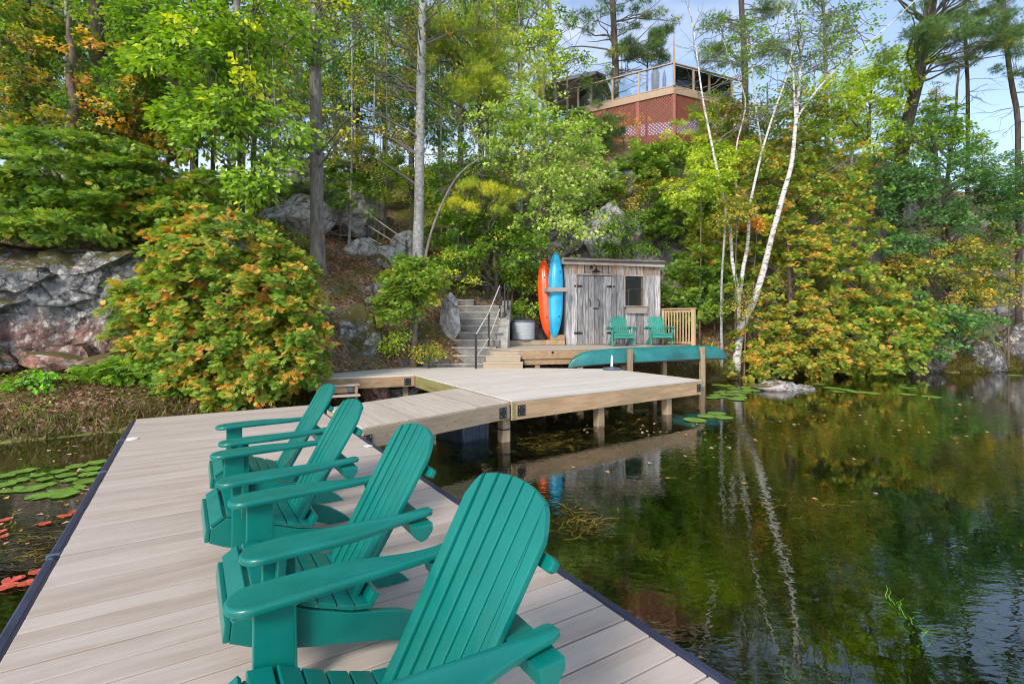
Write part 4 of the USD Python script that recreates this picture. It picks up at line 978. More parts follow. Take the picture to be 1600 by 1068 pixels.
def kayak(label, top, bot, W, matn, yaw):
    k_ = thing('kayak', label, 'kayak', loc=bot)
    L = np.linalg.norm(top - bot); ax = unit(top - bot)
    yv = np.array([math.sin(yaw), -math.cos(yaw), 0]); yv = unit(yv - ax * (yv @ ax)); zv = np.cross(ax, yv)
    R = np.array([ax, yv, zv]); mid = (top + bot) / 2
    sh = hull(L, W, .21, keel=.3, chine=.10)
    dk_ = sh[:, ::-1].copy(); dk_[..., 1] = -(np.abs(sh[:, ::-1, 1] + 0) * .45) + sh[:, :1, 1]
    v1, f1 = grid_mesh(sh @ R + mid); v2, f2 = grid_mesh(dk_ @ R + mid)
    part(k_, 'hull', (v1, f1), M[matn], True)
    part(k_, 'top_deck', (v2, f2), M[matn], True)
    for s in (-1, 1):
        rail = sh[:, 0 if s < 0 else -1] + [0, .004, s * .004]
        part(k_, 'seam_edge', tube(rail @ R + mid, .011, 5), M[matn], True)
    th = np.linspace(0, 2 * math.pi, 25)
    ring = np.stack([.0 + .42 * np.cos(th), np.full(25, -.13), .19 * np.sin(th)], 1)
    part(k_, 'cockpit_rim', tube(ring @ R + mid, .02, 6), M['kayak_dark'], True)
    part(k_, 'grab_handle', tube(np.array([(L / 2 - .1, .0, -.03), (L / 2 - .02, .03, 0), (L / 2 - .1, 0, .03)]) @ R + mid, .009, 5), M['kayak_dark'], True)
    for a_ in (-.5, .12, .5):
        part(k_, 'scupper_plug', cbox((np.array([a_ * L / 2, .222, .1]) @ R) + mid, ax, zv, yv, .04, .04, .02, .005), M['kayak_dark'])
    return k_


kayak('sky blue kayak standing on end against the shed', C(869.5, 392.5, 17.35), C(866.5, 530, 17.0), .47, 'kayak_blue', .1)
kayak('orange red kayak standing on end left of the blue one', C(848, 404.5, 17.5), C(856, 528, 17.15), .43, 'kayak_red', -.45)

bar = thing('storage_tub', 'light grey ribbed round tub with dark lid beside the stair', 'tub', loc=(.37, 17.15, T(.37, 17.15)))
bo = np.array([.37, 17.15, DZ + .17])
prof = [(.36, 0.0)]
for i in range(24):
    z_ = .03 + i * .024
    prof += [(.385 + (.006 if i % 2 else 0), z_), (.385 + (.006 if i % 2 else 0), z_ + .018)]
part(bar, 'body', lathe(prof + [(.385, .62), (0.0, .62)], bo, 32), plain('light_grey_plastic', (0.36, 0.38, 0.41), .5, var=.08), 30)
part(bar, 'lid', lathe([(.40, .60), (.405, .625), (.40, .65), (.36, .665), (0, .67)], bo, 32), M['slate_base'], 30)
part(bar, 'base_ring', lathe([(.0, -.01), (.42, -.01), (.42, .02), (.39, .035), (.36, .035)], bo, 32), M['slate_base'], 30)

# ------------------------------------------------------------------ canoe on its rack
ca, cb2 = C(888, 566, 14.0), C(1136.5, 557, 15.95)
ca[2], cb2[2] = .76, .85
cn = thing('canoe', 'teal green canoe lying upside down beside the deck', 'canoe', loc=(ca + cb2) / 2)
L = np.linalg.norm(cb2 - ca); ax = unit(cb2 - ca); up = unit(Z - ax * ax[2]); zv = np.cross(ax, up)
R = np.array([ax, up, zv]); mid = (ca + cb2) / 2
n, m = 61, 21
t = np.linspace(-1, 1, n)
w = np.clip(1 - np.abs(t) ** 2.0, 0, 1) ** 0.75 * .41 + .012
sheer = -.08 * np.abs(t) ** 5 - .015 * np.abs(t) ** 1.5
hgt = .37 * np.clip(1 - np.abs(t) ** 9, 0.0, 1) ** .6 + .012
th = np.linspace(-math.pi / 2, math.pi / 2, m); e = .62
cz = np.sign(np.sin(th)) * np.abs(np.sin(th)) ** e; cy = np.abs(np.cos(th)) ** e
p = np.stack([np.broadcast_to(t[:, None] * L / 2, (n, m)), sheer[:, None] + (hgt - sheer * .8 - .05 * np.abs(t) ** 3)[:, None] * cy[None], w[:, None] * cz[None]], -1)
part(cn, 'hull', grid_mesh(p @ R + mid), M['canoe'], True)
inn = p.copy(); inn[..., 2] *= .97; inn[..., 1] = sheer[:, None] + (inn[..., 1] - sheer[:, None]) * .97
iv, if_ = grid_mesh(inn @ R + mid)
part(cn, 'inner_skin', (iv, if_[:, ::-1]), M['canoe_gun'], True)
for k in (0, -1):
    part(cn, 'gunwale', tube(p[1:-1, k] @ R + mid, .02, 6), M['canoe_gun'], True)
for x_, ww in ((-.45, .62), (.0, .80), (.5, .58)):
    part(cn, 'thwart', beam(np.array([x_ * L / 2, .02, -ww / 2]) @ R + mid, np.array([x_ * L / 2, .02, ww / 2]) @ R + mid, .06, .03), M['rail_wood'])
part(cn, 'keel_strip', tube(p[4:-4, m // 2] @ R + mid + up * .004, .012, 5), M['canoe'], True)
rkc = thing('canoe_rack', 'two grey timber posts and arms carrying the green canoe', 'rack')
for (px, d, zt) in ((984.3, 14.15, 1.17), (1097, 15.2, 1.19)):
    q = C(px, 560, d); zb = T(q[0], q[1]) - .3 if px > 1000 else .25
    part(rkc, 'post', cbox([q[0], q[1], (zt + zb) / 2], [*due, 0], [-due[1], due[0], 0], Z, .145, .10, zt - zb, .006), M['post'])
    part(rkc, 'arm', beam([q[0], q[1] + .04, .72], [q[0] - duo[0] * .95, q[1] - duo[1] * .95, .72], .06, .1), M['post'])

ub = thing('umbrella_base', 'round slate grey umbrella base with short white pole on the platform', 'umbrella base')
uo = G(956, 577.5, PZ)
part(ub, 'foot', lathe([(0, .004), (.235, .004), (.245, .03), (.23, .055), (.06, .075), (.045, .09), (0, .09)], uo, 30), M['slate_base'], 40)
part(ub, 'pole', lathe([(0.0, .08), (.034, .08), (.03, .22), (.022, .34), (.012, .38), (0, .38)], uo, 14), M['white_disc'], 40)

# ------------------------------------------------------------------ red deck on the hill
hd = thing('hilltop_deck', 'red lattice deck with glass railing on top of the hill', 'deck')
Q0 = C(1053, 135, 25.0); fz = Q0[2]
Q1 = C(940.6, 162, 26.9); Q1[2] = fz; Q1b = C(884, 176.5, 28.0); Q1b[2] = fz
Q2 = C(1121, 152, 26.2); Q2[2] = fz; Q2b = C(1170, 162, 27.1); Q2b[2] = fz
lu = unit(Q1b - Q0); rv = unit(Q2b - Q0)
def panel(a, b, z0, z1, th=.04, name='fascia', mat_='pale_rail', parent=None, ch=.004):
    a, b = np.array(a), np.array(b); U = unit((b - a) * [1, 1, 0]); V = np.cross(Z, U)
    o = np.array([(a[0] + b[0]) / 2, (a[1] + b[1]) / 2, (z0 + z1) / 2])
    return part(parent or hd, name, cbox(o, U, V, Z, np.linalg.norm((b - a)[:2]), th, z1 - z0, ch), M[mat_])


back = (lu + rv) * 3.2
dv = np.array([Q0, Q1b, Q1b + back, Q2b + back * .4, Q2b])
deck_poly(hd, [tuple(q[:2]) for q in dv], lu[:2], .3, lambda x, y: fz + 0 * x, M['pale_rail'], name='floor_board', thick=.04)
panel(Q0, Q1b, fz - .34, fz - .042, .05); panel(Q0, Q2b, fz - .34, fz - .042, .05)
for base, u_, ln, posts in ((Q0, lu, np.linalg.norm(Q1b - Q0), (.0, .31, .62, .93)), (Q0, rv, np.linalg.norm(Q2b - Q0), (.36, .72))):
    nrm_ = np.cross(u_, Z); nrm_ = nrm_ if nrm_[1] < 0 else -nrm_
    inb = -nrm_ * .06
    z0, z1 = fz - 3.05, fz - .345
    for t_ in posts:
        o = base + u_ * (t_ * ln) + inb
        part(hd, 'red_post', cbox([o[0], o[1], (z0 + z1) / 2], u_, nrm_, Z, .16, .10, z1 - z0, .006), M['red_stain'])
    stop = ln * (.64 if base is Q0 and u_ is lu else 1.0)
    for sgn in (1, -1):                                      # lattice slats, clipped to the panel
        H = z1 - z0; k = -H
        lat = 0
        while k < stop:
            s0, s1 = max(0.0, k), min(stop, k + H)
            if s1 - s0 > .15:
                za, zb_ = (z0 + (s0 - k), z0 + (s1 - k)) if sgn > 0 else (z1 - (s0 - k), z1 - (s1 - k))
                a_ = base + u_ * s0 + inb * (1.0 + .25 * sgn); b_ = base + u_ * s1 + inb * (1.0 + .25 * sgn)
                a_ = np.array([a_[0], a_[1], za]); b_ = np.array([b_[0], b_[1], zb_])
                part(hd, 'lattice_slat', beam(a_, b_, .012, .06, .002, up=np.cross(unit(b_ - a_), nrm_)), M['red_stain'])
            k += .17; lat += 1
    if u_ is lu:
        a_, b_ = base + u_ * ln * .64, base + u_ * ln
        panel(a_ + inb, b_ + inb, z0, z1, .04, 'red_skirt', 'red_stain')
    # railing
    zt = fz + 1.17
    part(hd, 'top_rail', beam(np.array([*base[:2], zt]) + inb - u_ * .05, np.array([*(base + u_ * ln)[:2], zt]) + inb, .12, .05), M['pale_rail'])
    ts = (0.0, 1.75, 3.15, 5.1, 6.7) if u_ is lu else (.0, 1.3, 2.35, 3.9)
    for j, s_ in enumerate(ts):
        if s_ > ln: continue
        o = base + u_ * s_ + inb
        if s_ > 0 or u_ is lu:
            part(hd, 'rail_post', cbox([o[0], o[1], fz + .56], u_, nrm_, Z, .12 if s_ == 0 else .09, .09, 1.12, .005), M['pale_rail'])
        if j + 1 < len(ts) and ts[j + 1] < ln + .5:
            e_ = min(ts[j + 1], ln)
            a_, b_ = base + u_ * (s_ + .07) + inb, base + u_ * (e_ - .07) + inb
            panel(a_, b_, fz + .10, fz + 1.08, .01, 'glass_pane', 'rail_glass', ch=.001)
            panel(a_, b_, fz + .04, fz + .09, .04, 'bottom_rail', 'pale_rail')
for q_, h_, nm in ((Q0, 2.55, 'tall_corner_post'), (Q0 + lu * np.linalg.norm(Q1b - Q0) * .985, 2.6, 'tall_end_post')):
    part(hd, nm, tube(np.array([q_ + Z * 0.02, q_ + Z * h_ * .6, q_ + Z * h_]) - [0, .02, 0], [.06, .05, .02], 8), M['pale_rail'], True)
for lab, px, d, w_, h_ in (('black covered patio heater standing behind the glass railing', 1024, 26.4, .42, 1.75), ('narrow black covered object right of the patio heater', 1038, 26.6, .2, 1.6)):
    q_ = C(px, 104, d); q_[2] = fz
    k_ = thing('covered_heater', lab, 'covered heater', loc=q_)
    part(k_, 'cover', lathe([(0, 0), (w_ * .42, 0), (w_ * .5, .5 * h_), (w_ * .52, .72 * h_), (w_ * .3, .88 * h_), (w_ * .08, .98 * h_), (0, h_)], q_, 12), M['black_cover'], 40)
    part(k_, 'tie_cord', lathe([(w_ * .49, .40 * h_), (w_ * .52, .42 * h_), (w_ * .5, .44 * h_)], q_, 12), M['twig'], 40)
    part(k_, 'foot', lathe([(0, .0), (w_ * .55, .0), (w_ * .55, .05), (0, .06)], q_, 12), M['black_metal'], 40)
pv = thing('pavilion', 'dark roofed pavilion with pale gable behind the left end of the red deck', 'pavilion')
pc = C(893, 138, 31.5)
pz0 = pc[2]
rg = unit(np.array([.75, -.35, 0])); rp = np.array([rg[1], -rg[0], 0])
for s in (-1, 1):
    U = rg; V = unit(-rp * s * 1.0 - Z * .32)
    part(pv, 'roof_slope', cbox(pc + V * 1.0 + Z * .35, U, V, np.cross(U, V), 4.2, 2.1, .10, .01), M['roof_dark'])
    part(pv, 'eave_fascia', beam(pc + V * 2.05 + Z * .3 - rg * 2.1, pc + V * 2.05 + Z * .3 + rg * 2.1, .04, .2), M['soffit'])
part(pv, 'ceiling', cbox(pc + Z * -.36, rg, rp, Z, 4.0, 3.7, .03, .004), M['soffit'])
for i in (-1, 1):
    for j in (-1, 1):
        part(pv, 'post', cbox(pc + rg * i * 1.7 + rp * j * 1.6 - Z * 1.75, rg, rp, Z, .14, .14, 2.75, .006), M['pale_rail'])

# ------------------------------------------------------------------ Adirondack chairs
def adirondack(name, label, group, mt):
    t_ = thing(name, label, 'chair', group)
    m_ = M[mt]
    X, Y = np.array([1.0, 0, 0]), np.array([0, 1.0, 0])
    for s in (-1, 1):                                        # arms: wide rounded front, curved outer edge
        arc = [(.078 - .078 * math.cos(a), .078 * math.sin(a)) for a in np.linspace(-math.pi / 2, math.pi / 2, 13)]
        outer = [(x, .078 - .070 * (lambda q: q * q * (3 - 2 * q))(min(1, max(0, (x - .30) / .36)))) for x in np.linspace(.12, .70, 15)]
        rear = [(.725, .0), (.73, -.012), (.725, -.045)]
        inner = [(x, -.078 + .028 * min(1, max(0, (x - .2) / .4))) for x in np.linspace(.70, .12, 12)]
        pts = np.array(arc + outer + rear + inner); pts[:, 1] *= s
        v, f = ext(pts, .028, .010, (0, .32 * s, .547), X, Y, 3)
        q = np.clip((.30 - v[:, 0]) / .30, 0, 1)
        v[:, 2] -= .010 * q * q - .012 * np.clip((v[:, 0] - .5) / .2, 0, 1) ** 2
        part(t_, 'arm', (v, f), m_, 40)
        part(t_, 'front_leg', ext([(.07, 0), (.195, 0), (.185, .532), (.075, .532)], .03, .006, (0, .303 * s, 0), X, Z, 2), m_, 40)
        part(t_, 'arm_bracket', ext([(0, 0), (.075, 0), (.0, -.20), (-.0, -.20)], .03, .004, (.13, .319 * s, .532), np.array([0, s * 1.0, 0]), Z, 1), m_, 40)
        rail = [(-.027, .23), (-.019, .300), (.048, .342), (.13, .328), (.25, .268), (.40, .212), (.50, .19), (.60, .165), (.70, .115), (.80, .045), (.84, 0), (.70, 0), (.62, .03), (.52, .062), (.42, .088), (.28, .118), (.12, .162), (.03, .20)]
        part(t_, 'side_rail', ext(rail, .032, .006, (0, .262 * s, 0), X, Z, 2), m_, 40)
    prof = np.array([(-.026, .232), (-.018, .302), (.048, .345), (.13, .335), (.25, .275), (.40, .218), (.50, .203)])
    cum = np.concatenate([[0], np.cumsum(np.linalg.norm(np.diff(prof, axis=0), axis=1))])
    cuts = [0.0, .072, .15]
    while cuts[-1] + .075 < cum[-1] + .01:
        cuts.append(cuts[-1] + .077)
    for c0, c1 in zip(cuts[:-1], cuts[1:]):
        a = np.array([np.interp(c0 + .004, cum, prof[:, k]) for k in (0, 1)]); b = np.array([np.interp(min(c1 - .004, cum[-1]), cum, prof[:, k]) for k in (0, 1)])
        U = unit(np.array([b[0] - a[0], 0, b[1] - a[1]])); N = np.cross(U, Y)
        w_ = np.linalg.norm(b - a)
        part(t_, 'seat_slat', ext([(-w_ / 2, -.278), (w_ / 2, -.278), (w_ / 2, .278), (-w_ / 2, .278)], .022, .005, np.array([(a[0] + b[0]) / 2, 0, (a[1] + b[1]) / 2]) + N * .012, U, Y, 2), m_, 40)
    B = np.array([.43, 0, .20]); u = unit(np.array([.36, 0, .625])); Ln = .765
    nn = -np.cross(u, Y)                                     # towards the back
    top = []
    for a in np.linspace(-1, 1, 41):
        x = .235 * a
        y = Ln - .055 * a * a - .07 * max(0, (abs(a) - .72) / .28) ** 2.2
        top.append((x, y))
    out = Polygon([(-.205, 0), (.205, 0)] + [(x, y) for x, y in top[::-1]])
    for i in range(7):
        a0, a1 = -1 + 2 * i / 7, -1 + 2 * (i + 1) / 7
        g = .0048
        wedge = Polygon([(.205 * a0 + g, -.1), (.205 * a1 - g, -.1), (.26 * a1 - g, .9), (.26 * a0 + g, .9)])
        q = out.intersection(wedge)
        pts = np.array(q.exterior.coords)[:-1]
        keep = np.linalg.norm(pts - np.roll(pts, 1, 0), axis=1) > .004
        am = (a0 + a1) / 2
        part(t_, 'back_slat', ext(pts[keep], .022, .005, B - nn * (.018 * am * am), Y, u, 2), m_, 40)
    o = B + u * .46 + nn * .035
    part(t_, 'upper_back_bar', ext([(-.262, -.012), (-.25, -.02), (.25, -.02), (.262, -.012), (.262, .012), (.25, .02), (-.25, .02), (-.262, .012)], .026, .006, B + u * .595 + nn * .03, Y, u, 2), m_, 40)
    part(t_, 'arm_support_bar', ext([(-.03, .018), (.055, .018), (.055, -.010), (.03, -.042), (.005, -.050), (-.018, -.034)], .73, .008, (.655, 0, .512), X, Z, 2), m_, 40)
    part(t_, 'lower_back_bar', ext([(-.275, -.03), (.275, -.03), (.275, .03), (-.275, .03)], .03, .006, B + u * .06 + nn * .03, Y, u, 2), m_, 40)
    return t_


ch0 = adirondack('adirondack_chair', 'teal chair nearest the camera, cut off by the bottom of the picture', 'teal chairs in a row on the dock', 'chair')
spots = [(-.66, 1.20), (-1.12, 2.05), (-1.68, 2.87), (-2.15, 3.725)]
labs = ['', 'second teal chair from the camera on the dock', 'third teal chair from the camera on the dock', 'teal chair farthest from the camera on the dock, beside the gangway']
for i, (x, y) in enumerate(spots):
    if i == 0:
        place(ch0, (x, y, FZ), DOCK_A)
    else:
        dup(ch0, (x, y, FZ), DOCK_A + (.0, .0, .012, -.01)[i], label=labs[i])
ch1 = adirondack('adirondack_chair', 'faded teal chair in front of the shed door, left of the pair', 'faded teal chairs on the shed deck', 'chair_old')
c1, c2 = C(975, 540, 16.1), C(1035, 540, 16.5)
place(ch1, (c1[0], c1[1], DZ), math.radians(91), (1.12, 1.12, 1.12))
dup(ch1, (c2[0], c2[1], DZ), math.radians(89), (1.12, 1.12, 1.12), label='faded teal chair under the shed window, right of the pair')

# ------------------------------------------------------------------ vegetation
def leaves(c, axis, nrm, size, kind):
    """Leaf meshes at the points c (n, 3). Returns vertices, triangles and how many vertices each leaf has."""
    A = unit(axis); N = unit(nrm - A * (nrm * A).sum(1, keepdims=True)); B = np.cross(N, A)
    S = np.broadcast_to(np.asarray(size, float), (len(c),))[:, None]
    def P(a, b, n): return c + S * (A * a + B * b + N * n)
    if kind == 'broad':
        vs = [P(0, 0, 0), P(.42, .36, .09), P(1, 0, -.10), P(.42, -.36, .09)]; fs = [(0, 2, 1), (0, 3, 2)]
    elif kind == 'lobed':                                  # three points, like a small maple leaf
        vs = [P(0, 0, 0), P(.30, .22, .04), P(.62, .52, -.05), P(.60, .14, .03), P(1, 0, -.10), P(.60, -.14, .03), P(.62, -.52, -.05), P(.30, -.22, .04)]
        fs = [(0, 1, 7), (1, 2, 3), (1, 3, 7), (3, 5, 7), (3, 4, 5), (5, 6, 7)]
    elif kind == 'spray':                                  # flat fan of cedar tips
        vs, fs = [P(0, 0, 0)], []
        for a, l in ((-.95, .62), (-.45, .86), (0, 1.0), (.45, .86), (.95, .62)):
            w = .16
            for da, k in ((-w, .86), (w, 1.0)):
                vs.append(P(l * k * math.cos(a + da), l * k * math.sin(a + da), -.12 * l * abs(a)))
            fs.append((0, len(vs) - 2, len(vs) - 1))
    elif kind == 'needle':                                 # a tuft of pine needles
        vs, fs = [], []
        for k in range(7):
            t = k * 2.4; sp = .55 + .25 * (k % 3) / 2
            d = (math.cos(.2 + sp), math.sin(sp) * math.cos(t), math.sin(sp) * math.sin(t)); w = .035
            vs += [P(0, w, 0), P(0, -w, 0), P(d[0], d[1], d[2])]
            fs.append((3 * k, 3 * k + 1, 3 * k + 2))
    elif kind == 'strand':                                 # a thin wavy ribbon
        vs = [P(0, .02, 0), P(0, -.02, 0), P(.35, .10, .01), P(.35, .06, .01), P(.7, -.03, 0), P(.7, -.065, 0), P(1, .03, 0)]; fs = [(0, 1, 3), (0, 3, 2), (2, 3, 5), (2, 5, 4), (4, 5, 6)]
    else:                                                  # blade
        vs = [P(0, .05, 0), P(0, -.05, 0), P(.55, .035, .06), P(.55, -.035, .06), P(1, 0, .2)]; fs = [(0, 1, 3), (0, 3, 2), (2, 3, 4)]
    k = len(vs)
    v = np.stack(vs, 1).reshape(-1, 3)
    f = (np.arange(len(c))[:, None, None] * k + np.array(fs)[None]).reshape(-1, 3)
    return v, f, k


def clump_leaves(r, centers, radii, per, kind, size, outward, flat=0.6, droop=0.25, tint_mix=0.4, up=0.9, tshift=0.0):
    """Leaves gathered in flattened clumps. outward: (n, 3) direction away from the crown's middle."""
    n = len(centers); per = np.maximum(1, (np.broadcast_to(per, (n,)) * (1.35 if n > 12 else 1.0)).astype(int)); size = size * .84
    i = np.repeat(np.arange(n), per); m = len(i)
    off = r.normal(size=(m, 3)); off /= np.maximum(np.linalg.norm(off, axis=1, keepdims=True), .3); off *= r.random((m, 1)) ** .45
    rad = np.asarray(radii)[i][:, None]
    o = outward[i]
    c = centers[i] + off * rad * [1, 1, flat]
    # clumps sag towards their outer end
    c[:, 2] -= droop * rad[:, 0] * np.clip((off * o).sum(1), -1, 1)
    horiz = o + off * .9 + r.normal(size=(m, 3)) * .45; horiz[:, 2] = horiz[:, 2] * .4 - droop * 1.2
    nr = np.array([0, 0, 1.0]) * up + o * .55 + r.normal(size=(m, 3)) * .55
    sz = size * r.uniform(.65, 1.25, m)
    v, f, k = leaves(c, horiz, nr, sz, kind)
    ct = r.random(n)
    if kind == 'spray':                                    # branchlets turn in small tufts
        nz = np.clip(.5 + (meshkit.noise(c * 7.0, int(r.integers(1000))) - .5) * 1.5, 0, 1)
        tn = np.clip(.2 * ct[i] + .52 * nz + .28 * r.random(m) + tshift, 0, 1)
    else:
        tn = np.clip(tint_mix * ct[i] + (1 - tint_mix) * r.random(m) + tshift, 0, 1)
    return v, f, np.repeat(tn, k)


def ell_points(r, n, ell, shell=0.5):
    """Points in ellipsoids (cx, cy, cz, rx, ry, rz), biased to the outside; and outward directions."""
    E = np.asarray(ell, float)
    vol = (E[:, 3] * E[:, 4] * E[:, 5]) ** .67
    k = r.choice(len(E), n, p=vol / vol.sum())
    d = unit(r.normal(size=(n, 3))); q = d * (r.random((n, 1)) ** shell)
    return E[k, :3] + q * E[k, 3:], unit(d * [1, 1, .8] + 1e-6)


def limb(r, a, b, ra, rb, sag=0.12, n=7, sides=5):
    t = np.linspace(0, 1, n)[:, None]; L = np.linalg.norm(b - a)
    p = a * (1 - t) + b * t + Z * (sag * L) * (t * (1 - t)) * 2.2
    p[1:-1] += r.normal(size=(n - 2, 3)) * L * .025
    return tube(p, np.linspace(ra, rb, n), sides, cap=False)


class Plant:
    """One plant: trunk, branches and crown as parts of one thing."""

    def __init__(self, name, label, cat, seed, group=None):
        self.r = np.random.default_rng(seed); self.name, self.label, self.cat, self.group = name, label, cat, group
        self.bent = False
        self.trunks, self.br, self.crowns, self.tp = [], MB(), [], []

    def trunk(self, pts, r0, r1, n=26, sides=10, wob=0.012, part_name='trunk'):
        p = spline(np.asarray(pts, float), n)
        L = np.linalg.norm(p[-1] - p[0])
        p[1:] += (meshkit.fbm(np.column_stack([np.linspace(0, 9, n - 1), np.zeros(n - 1), np.zeros(n - 1)]) + self.r.random() * 50, 3)[:, None] - .5) * self.r.normal(size=3) * [1, 1, 0] * wob * L
        s = np.linspace(0, 1, n); rad = r0 * (1 - s) + r1 * s
        rad = rad * (1 + .35 * np.exp(-s * 22)) * (1 + self.r.normal(size=n) * .03)
        self.trunks.append((part_name, tube(p, rad, sides)))
        self.tp.append((p, rad))
        return p, rad

    def crown(self, ell, n, per, kind, size, mt, rc=(.25, .45), flat=.55, droop=.25, shell=.5, limbs=14, part_name='crown', tint_mix=.4, up=.9, twig=.012, tshift=0.0, rise=.45, gap=.37):
        r = self.r
        c, o = ell_points(r, n, ell, shell)
        if n > 100:                                        # gaps where no branch grows
            g_ = meshkit.fbm(c * .95, 2, int(r.integers(1000))) > gap
            c, o = c[g_], o[g_]; n = len(c)
        rad = r.uniform(*rc, n)
        v, f, t = clump_leaves(r, c, rad, per, kind, size, o, flat, droop, tint_mix, up, tshift)
        self.crowns.append((part_name, (v, f), mt, t))
        if self.tp and limbs:
            pick = r.choice(n, min(n, limbs), replace=False)
            for j in pick:
                p, rd = self.tp[r.integers(len(self.tp))]
                h = np.linalg.norm((c[j] - p)[:, :2], axis=1)
                want = c[j][2] - rise * h
                k = int(np.argmin(np.abs(p[:, 2] - want) + .35 * h))
                if self.bent:
                    k = int(np.argmin(np.linalg.norm(p - c[j], axis=1)))
                k = max(2, k)
                ra = max(.008, min(rd[k] * .55, .012 + .012 * np.linalg.norm(c[j] - p[k])))
                self.br.add(limb(r, p[k], c[j], ra, twig * .6, .10))
                for _ in range(3):                         # twigs to neighbouring clumps
                    q = np.argsort(np.linalg.norm(c - c[j], axis=1))[1 + r.integers(6) % max(1, n - 1)] if n > 7 else j
                    b0 = p[k] + (c[j] - p[k]) * r.uniform(.45, .9)
                    if np.linalg.norm(c[q] - b0) < 2.2:
                        self.br.add(limb(r, b0, c[q], twig * .8, twig * .35, .05, n=5, sides=4))
        return c

    def dead(self, n, z0, z1, L, droop=-.05, r0=.018, sub=3, side=None):
        """Bare twigs standing out from the trunk."""
        r = self.r; p, rd = self.tp[0]
        for _ in range(n):
            z = r.uniform(z0, z1); k = int(np.argmin(np.abs(p[:, 2] - z)))
            a = r.uniform(0, 2 * math.pi) if side is None else side + r.normal() * .9
            l = L * r.uniform(.5, 1.1)
            d = np.array([math.cos(a), math.sin(a), droop + r.normal() * .12])
            b = p[k] + d * l
            self.br.add(limb(r, p[k], b, r0 * r.uniform(.6, 1.1), .004, -.06, n=6, sides=4))
            for _ in range(sub):
                s0 = p[k] + d * l * r.uniform(.3, .8)
                self.br.add(limb(r, s0, s0 + (d + r.normal(size=3) * .5) * l * .4, .006, .003, -.05, n=4, sides=3))

    def build(self, bark_='bark_grey', twig_mat='twig', base=None):
        if base is None:
            if self.tp:
                base = self.tp[0][0][0]
            else:
                v = self.crowns[0][1][0]; base = np.array([*(v.min(0) + v.max(0))[:2] / 2, v[:, 2].min()])
        p = thing(self.name, self.label, self.cat, self.group, loc=base)
        for nm, m_ in self.trunks:
            part(p, nm, m_, M[bark_], True)
        if self.br.n:
            part(p, 'branches', self.br.mesh(), M[twig_mat], True)
        for nm, m_, mt, t in self.crowns:
            part(p, nm, m_, M[mt], kind='stuff', tint=t)
        return p


def E_(px, py, d, w, h, dep=None):
    """An ellipsoid seen w x h pixels big at (px, py), d metres away."""
    c = C(px, py, d); rx, rz_ = w / 1600 * d, h / 1600 * d
    return (*c, rx, dep if dep else min(rx, rz_) * .85, rz_)


def base_at(px, py, d=None):
    if d is None:
        return near_ground(px, py)
    q = C(px, py, d); q[2] = T(q[0], q[1]) - .1
    return q


def tr(pxs, d):
    """Trunk points from (px, py) pairs at about the same distance (d or a list of distances)."""
    ds = np.broadcast_to(d, (len(pxs),))
    return [C(a, b, e) for (a, b), e in zip(pxs, ds)]


# --- the large turning cedar left of the walkway
P_ = Plant('cedar_bush', 'large rounded cedar bush turning orange at the far end of the floating dock', 'bush', 101)
b0 = C(345, 612, 10.9); b0[2] = T(b0[0], b0[1]) - .1
P_.trunk([b0, b0 + [.05, .1, 1.6], b0 + [.0, .3, 3.6]], .13, .03)
P_.trunk([b0 + [.5, .1, 0], b0 + [.9, .2, 1.2], b0 + [1.2, .4, 2.4]], .08, .02)
P_.crown([E_(340, 555, 10.7, 290, 150, 1.2), E_(350, 470, 10.9, 310, 180, 1.3), E_(340, 400, 11.1, 230, 150, 1.1), E_(450, 560, 10.9, 130, 110, .8), E_(235, 480, 10.9, 110, 140, .8), E_(440, 440, 11.2, 120, 130, .9), E_(330, 602, 10.5, 290, 80, .9), E_(325, 352, 11.4, 120, 60, .7), E_(470, 500, 10.9, 90, 110, .7), E_(225, 540, 10.8, 90, 120, .8)],
         1400, 30, 'spray', .12, 'lf_cedar', rc=(.10, .22), flat=.75, droop=.5, shell=.34, limbs=80, tshift=.05, gap=.27)
P_.build('bark_brown')
# --- cedar boughs over the cliff
P_ = Plant('cedar_tree', 'spreading cedar with level boughs above the grey cliff', 'tree', 102)
P_.trunk([base_at(120, 380, 12.6), C(118, 270, 12.6), C(112, 160, 12.7), C(108, 20, 12.9)], .17, .05)
P_.crown([E_(60, 280, 11.4, 210, 90, 1.2), E_(170, 320, 11.6, 180, 80, 1.0), E_(20, 350, 10.8, 150, 70, .8), E_(110, 355, 11.0, 140, 44, .7), E_(110, 235, 12.2, 260, 60, 1.1), E_(225, 270, 12.2, 120, 80, .9), E_(30, 300, 11.2, 150, 50, .9)],
         230, 60, 'spray', .14, 'lf_cedar_green', rc=(.24, .42), flat=.35, droop=.3, shell=.5, limbs=40, tshift=.06)
P_.build('bark_brown')
P_ = Plant('cedar_bush', 'low orange tinged cedar bush on the ledge above the left cliff', 'bush', 103)
P_.trunk([base_at(250, 400, 12.4), C(250, 330, 12.3), C(245, 260, 12.3)], .07, .02)
P_.crown([E_(255, 330, 12.0, 130, 90), E_(190, 345, 11.8, 110, 60), E_(300, 300, 12.3, 120, 70)], 90, 44, 'spray', .17, 'lf_cedar', rc=(.22, .36), flat=.5, droop=.3, limbs=16)
P_.build('bark_brown')

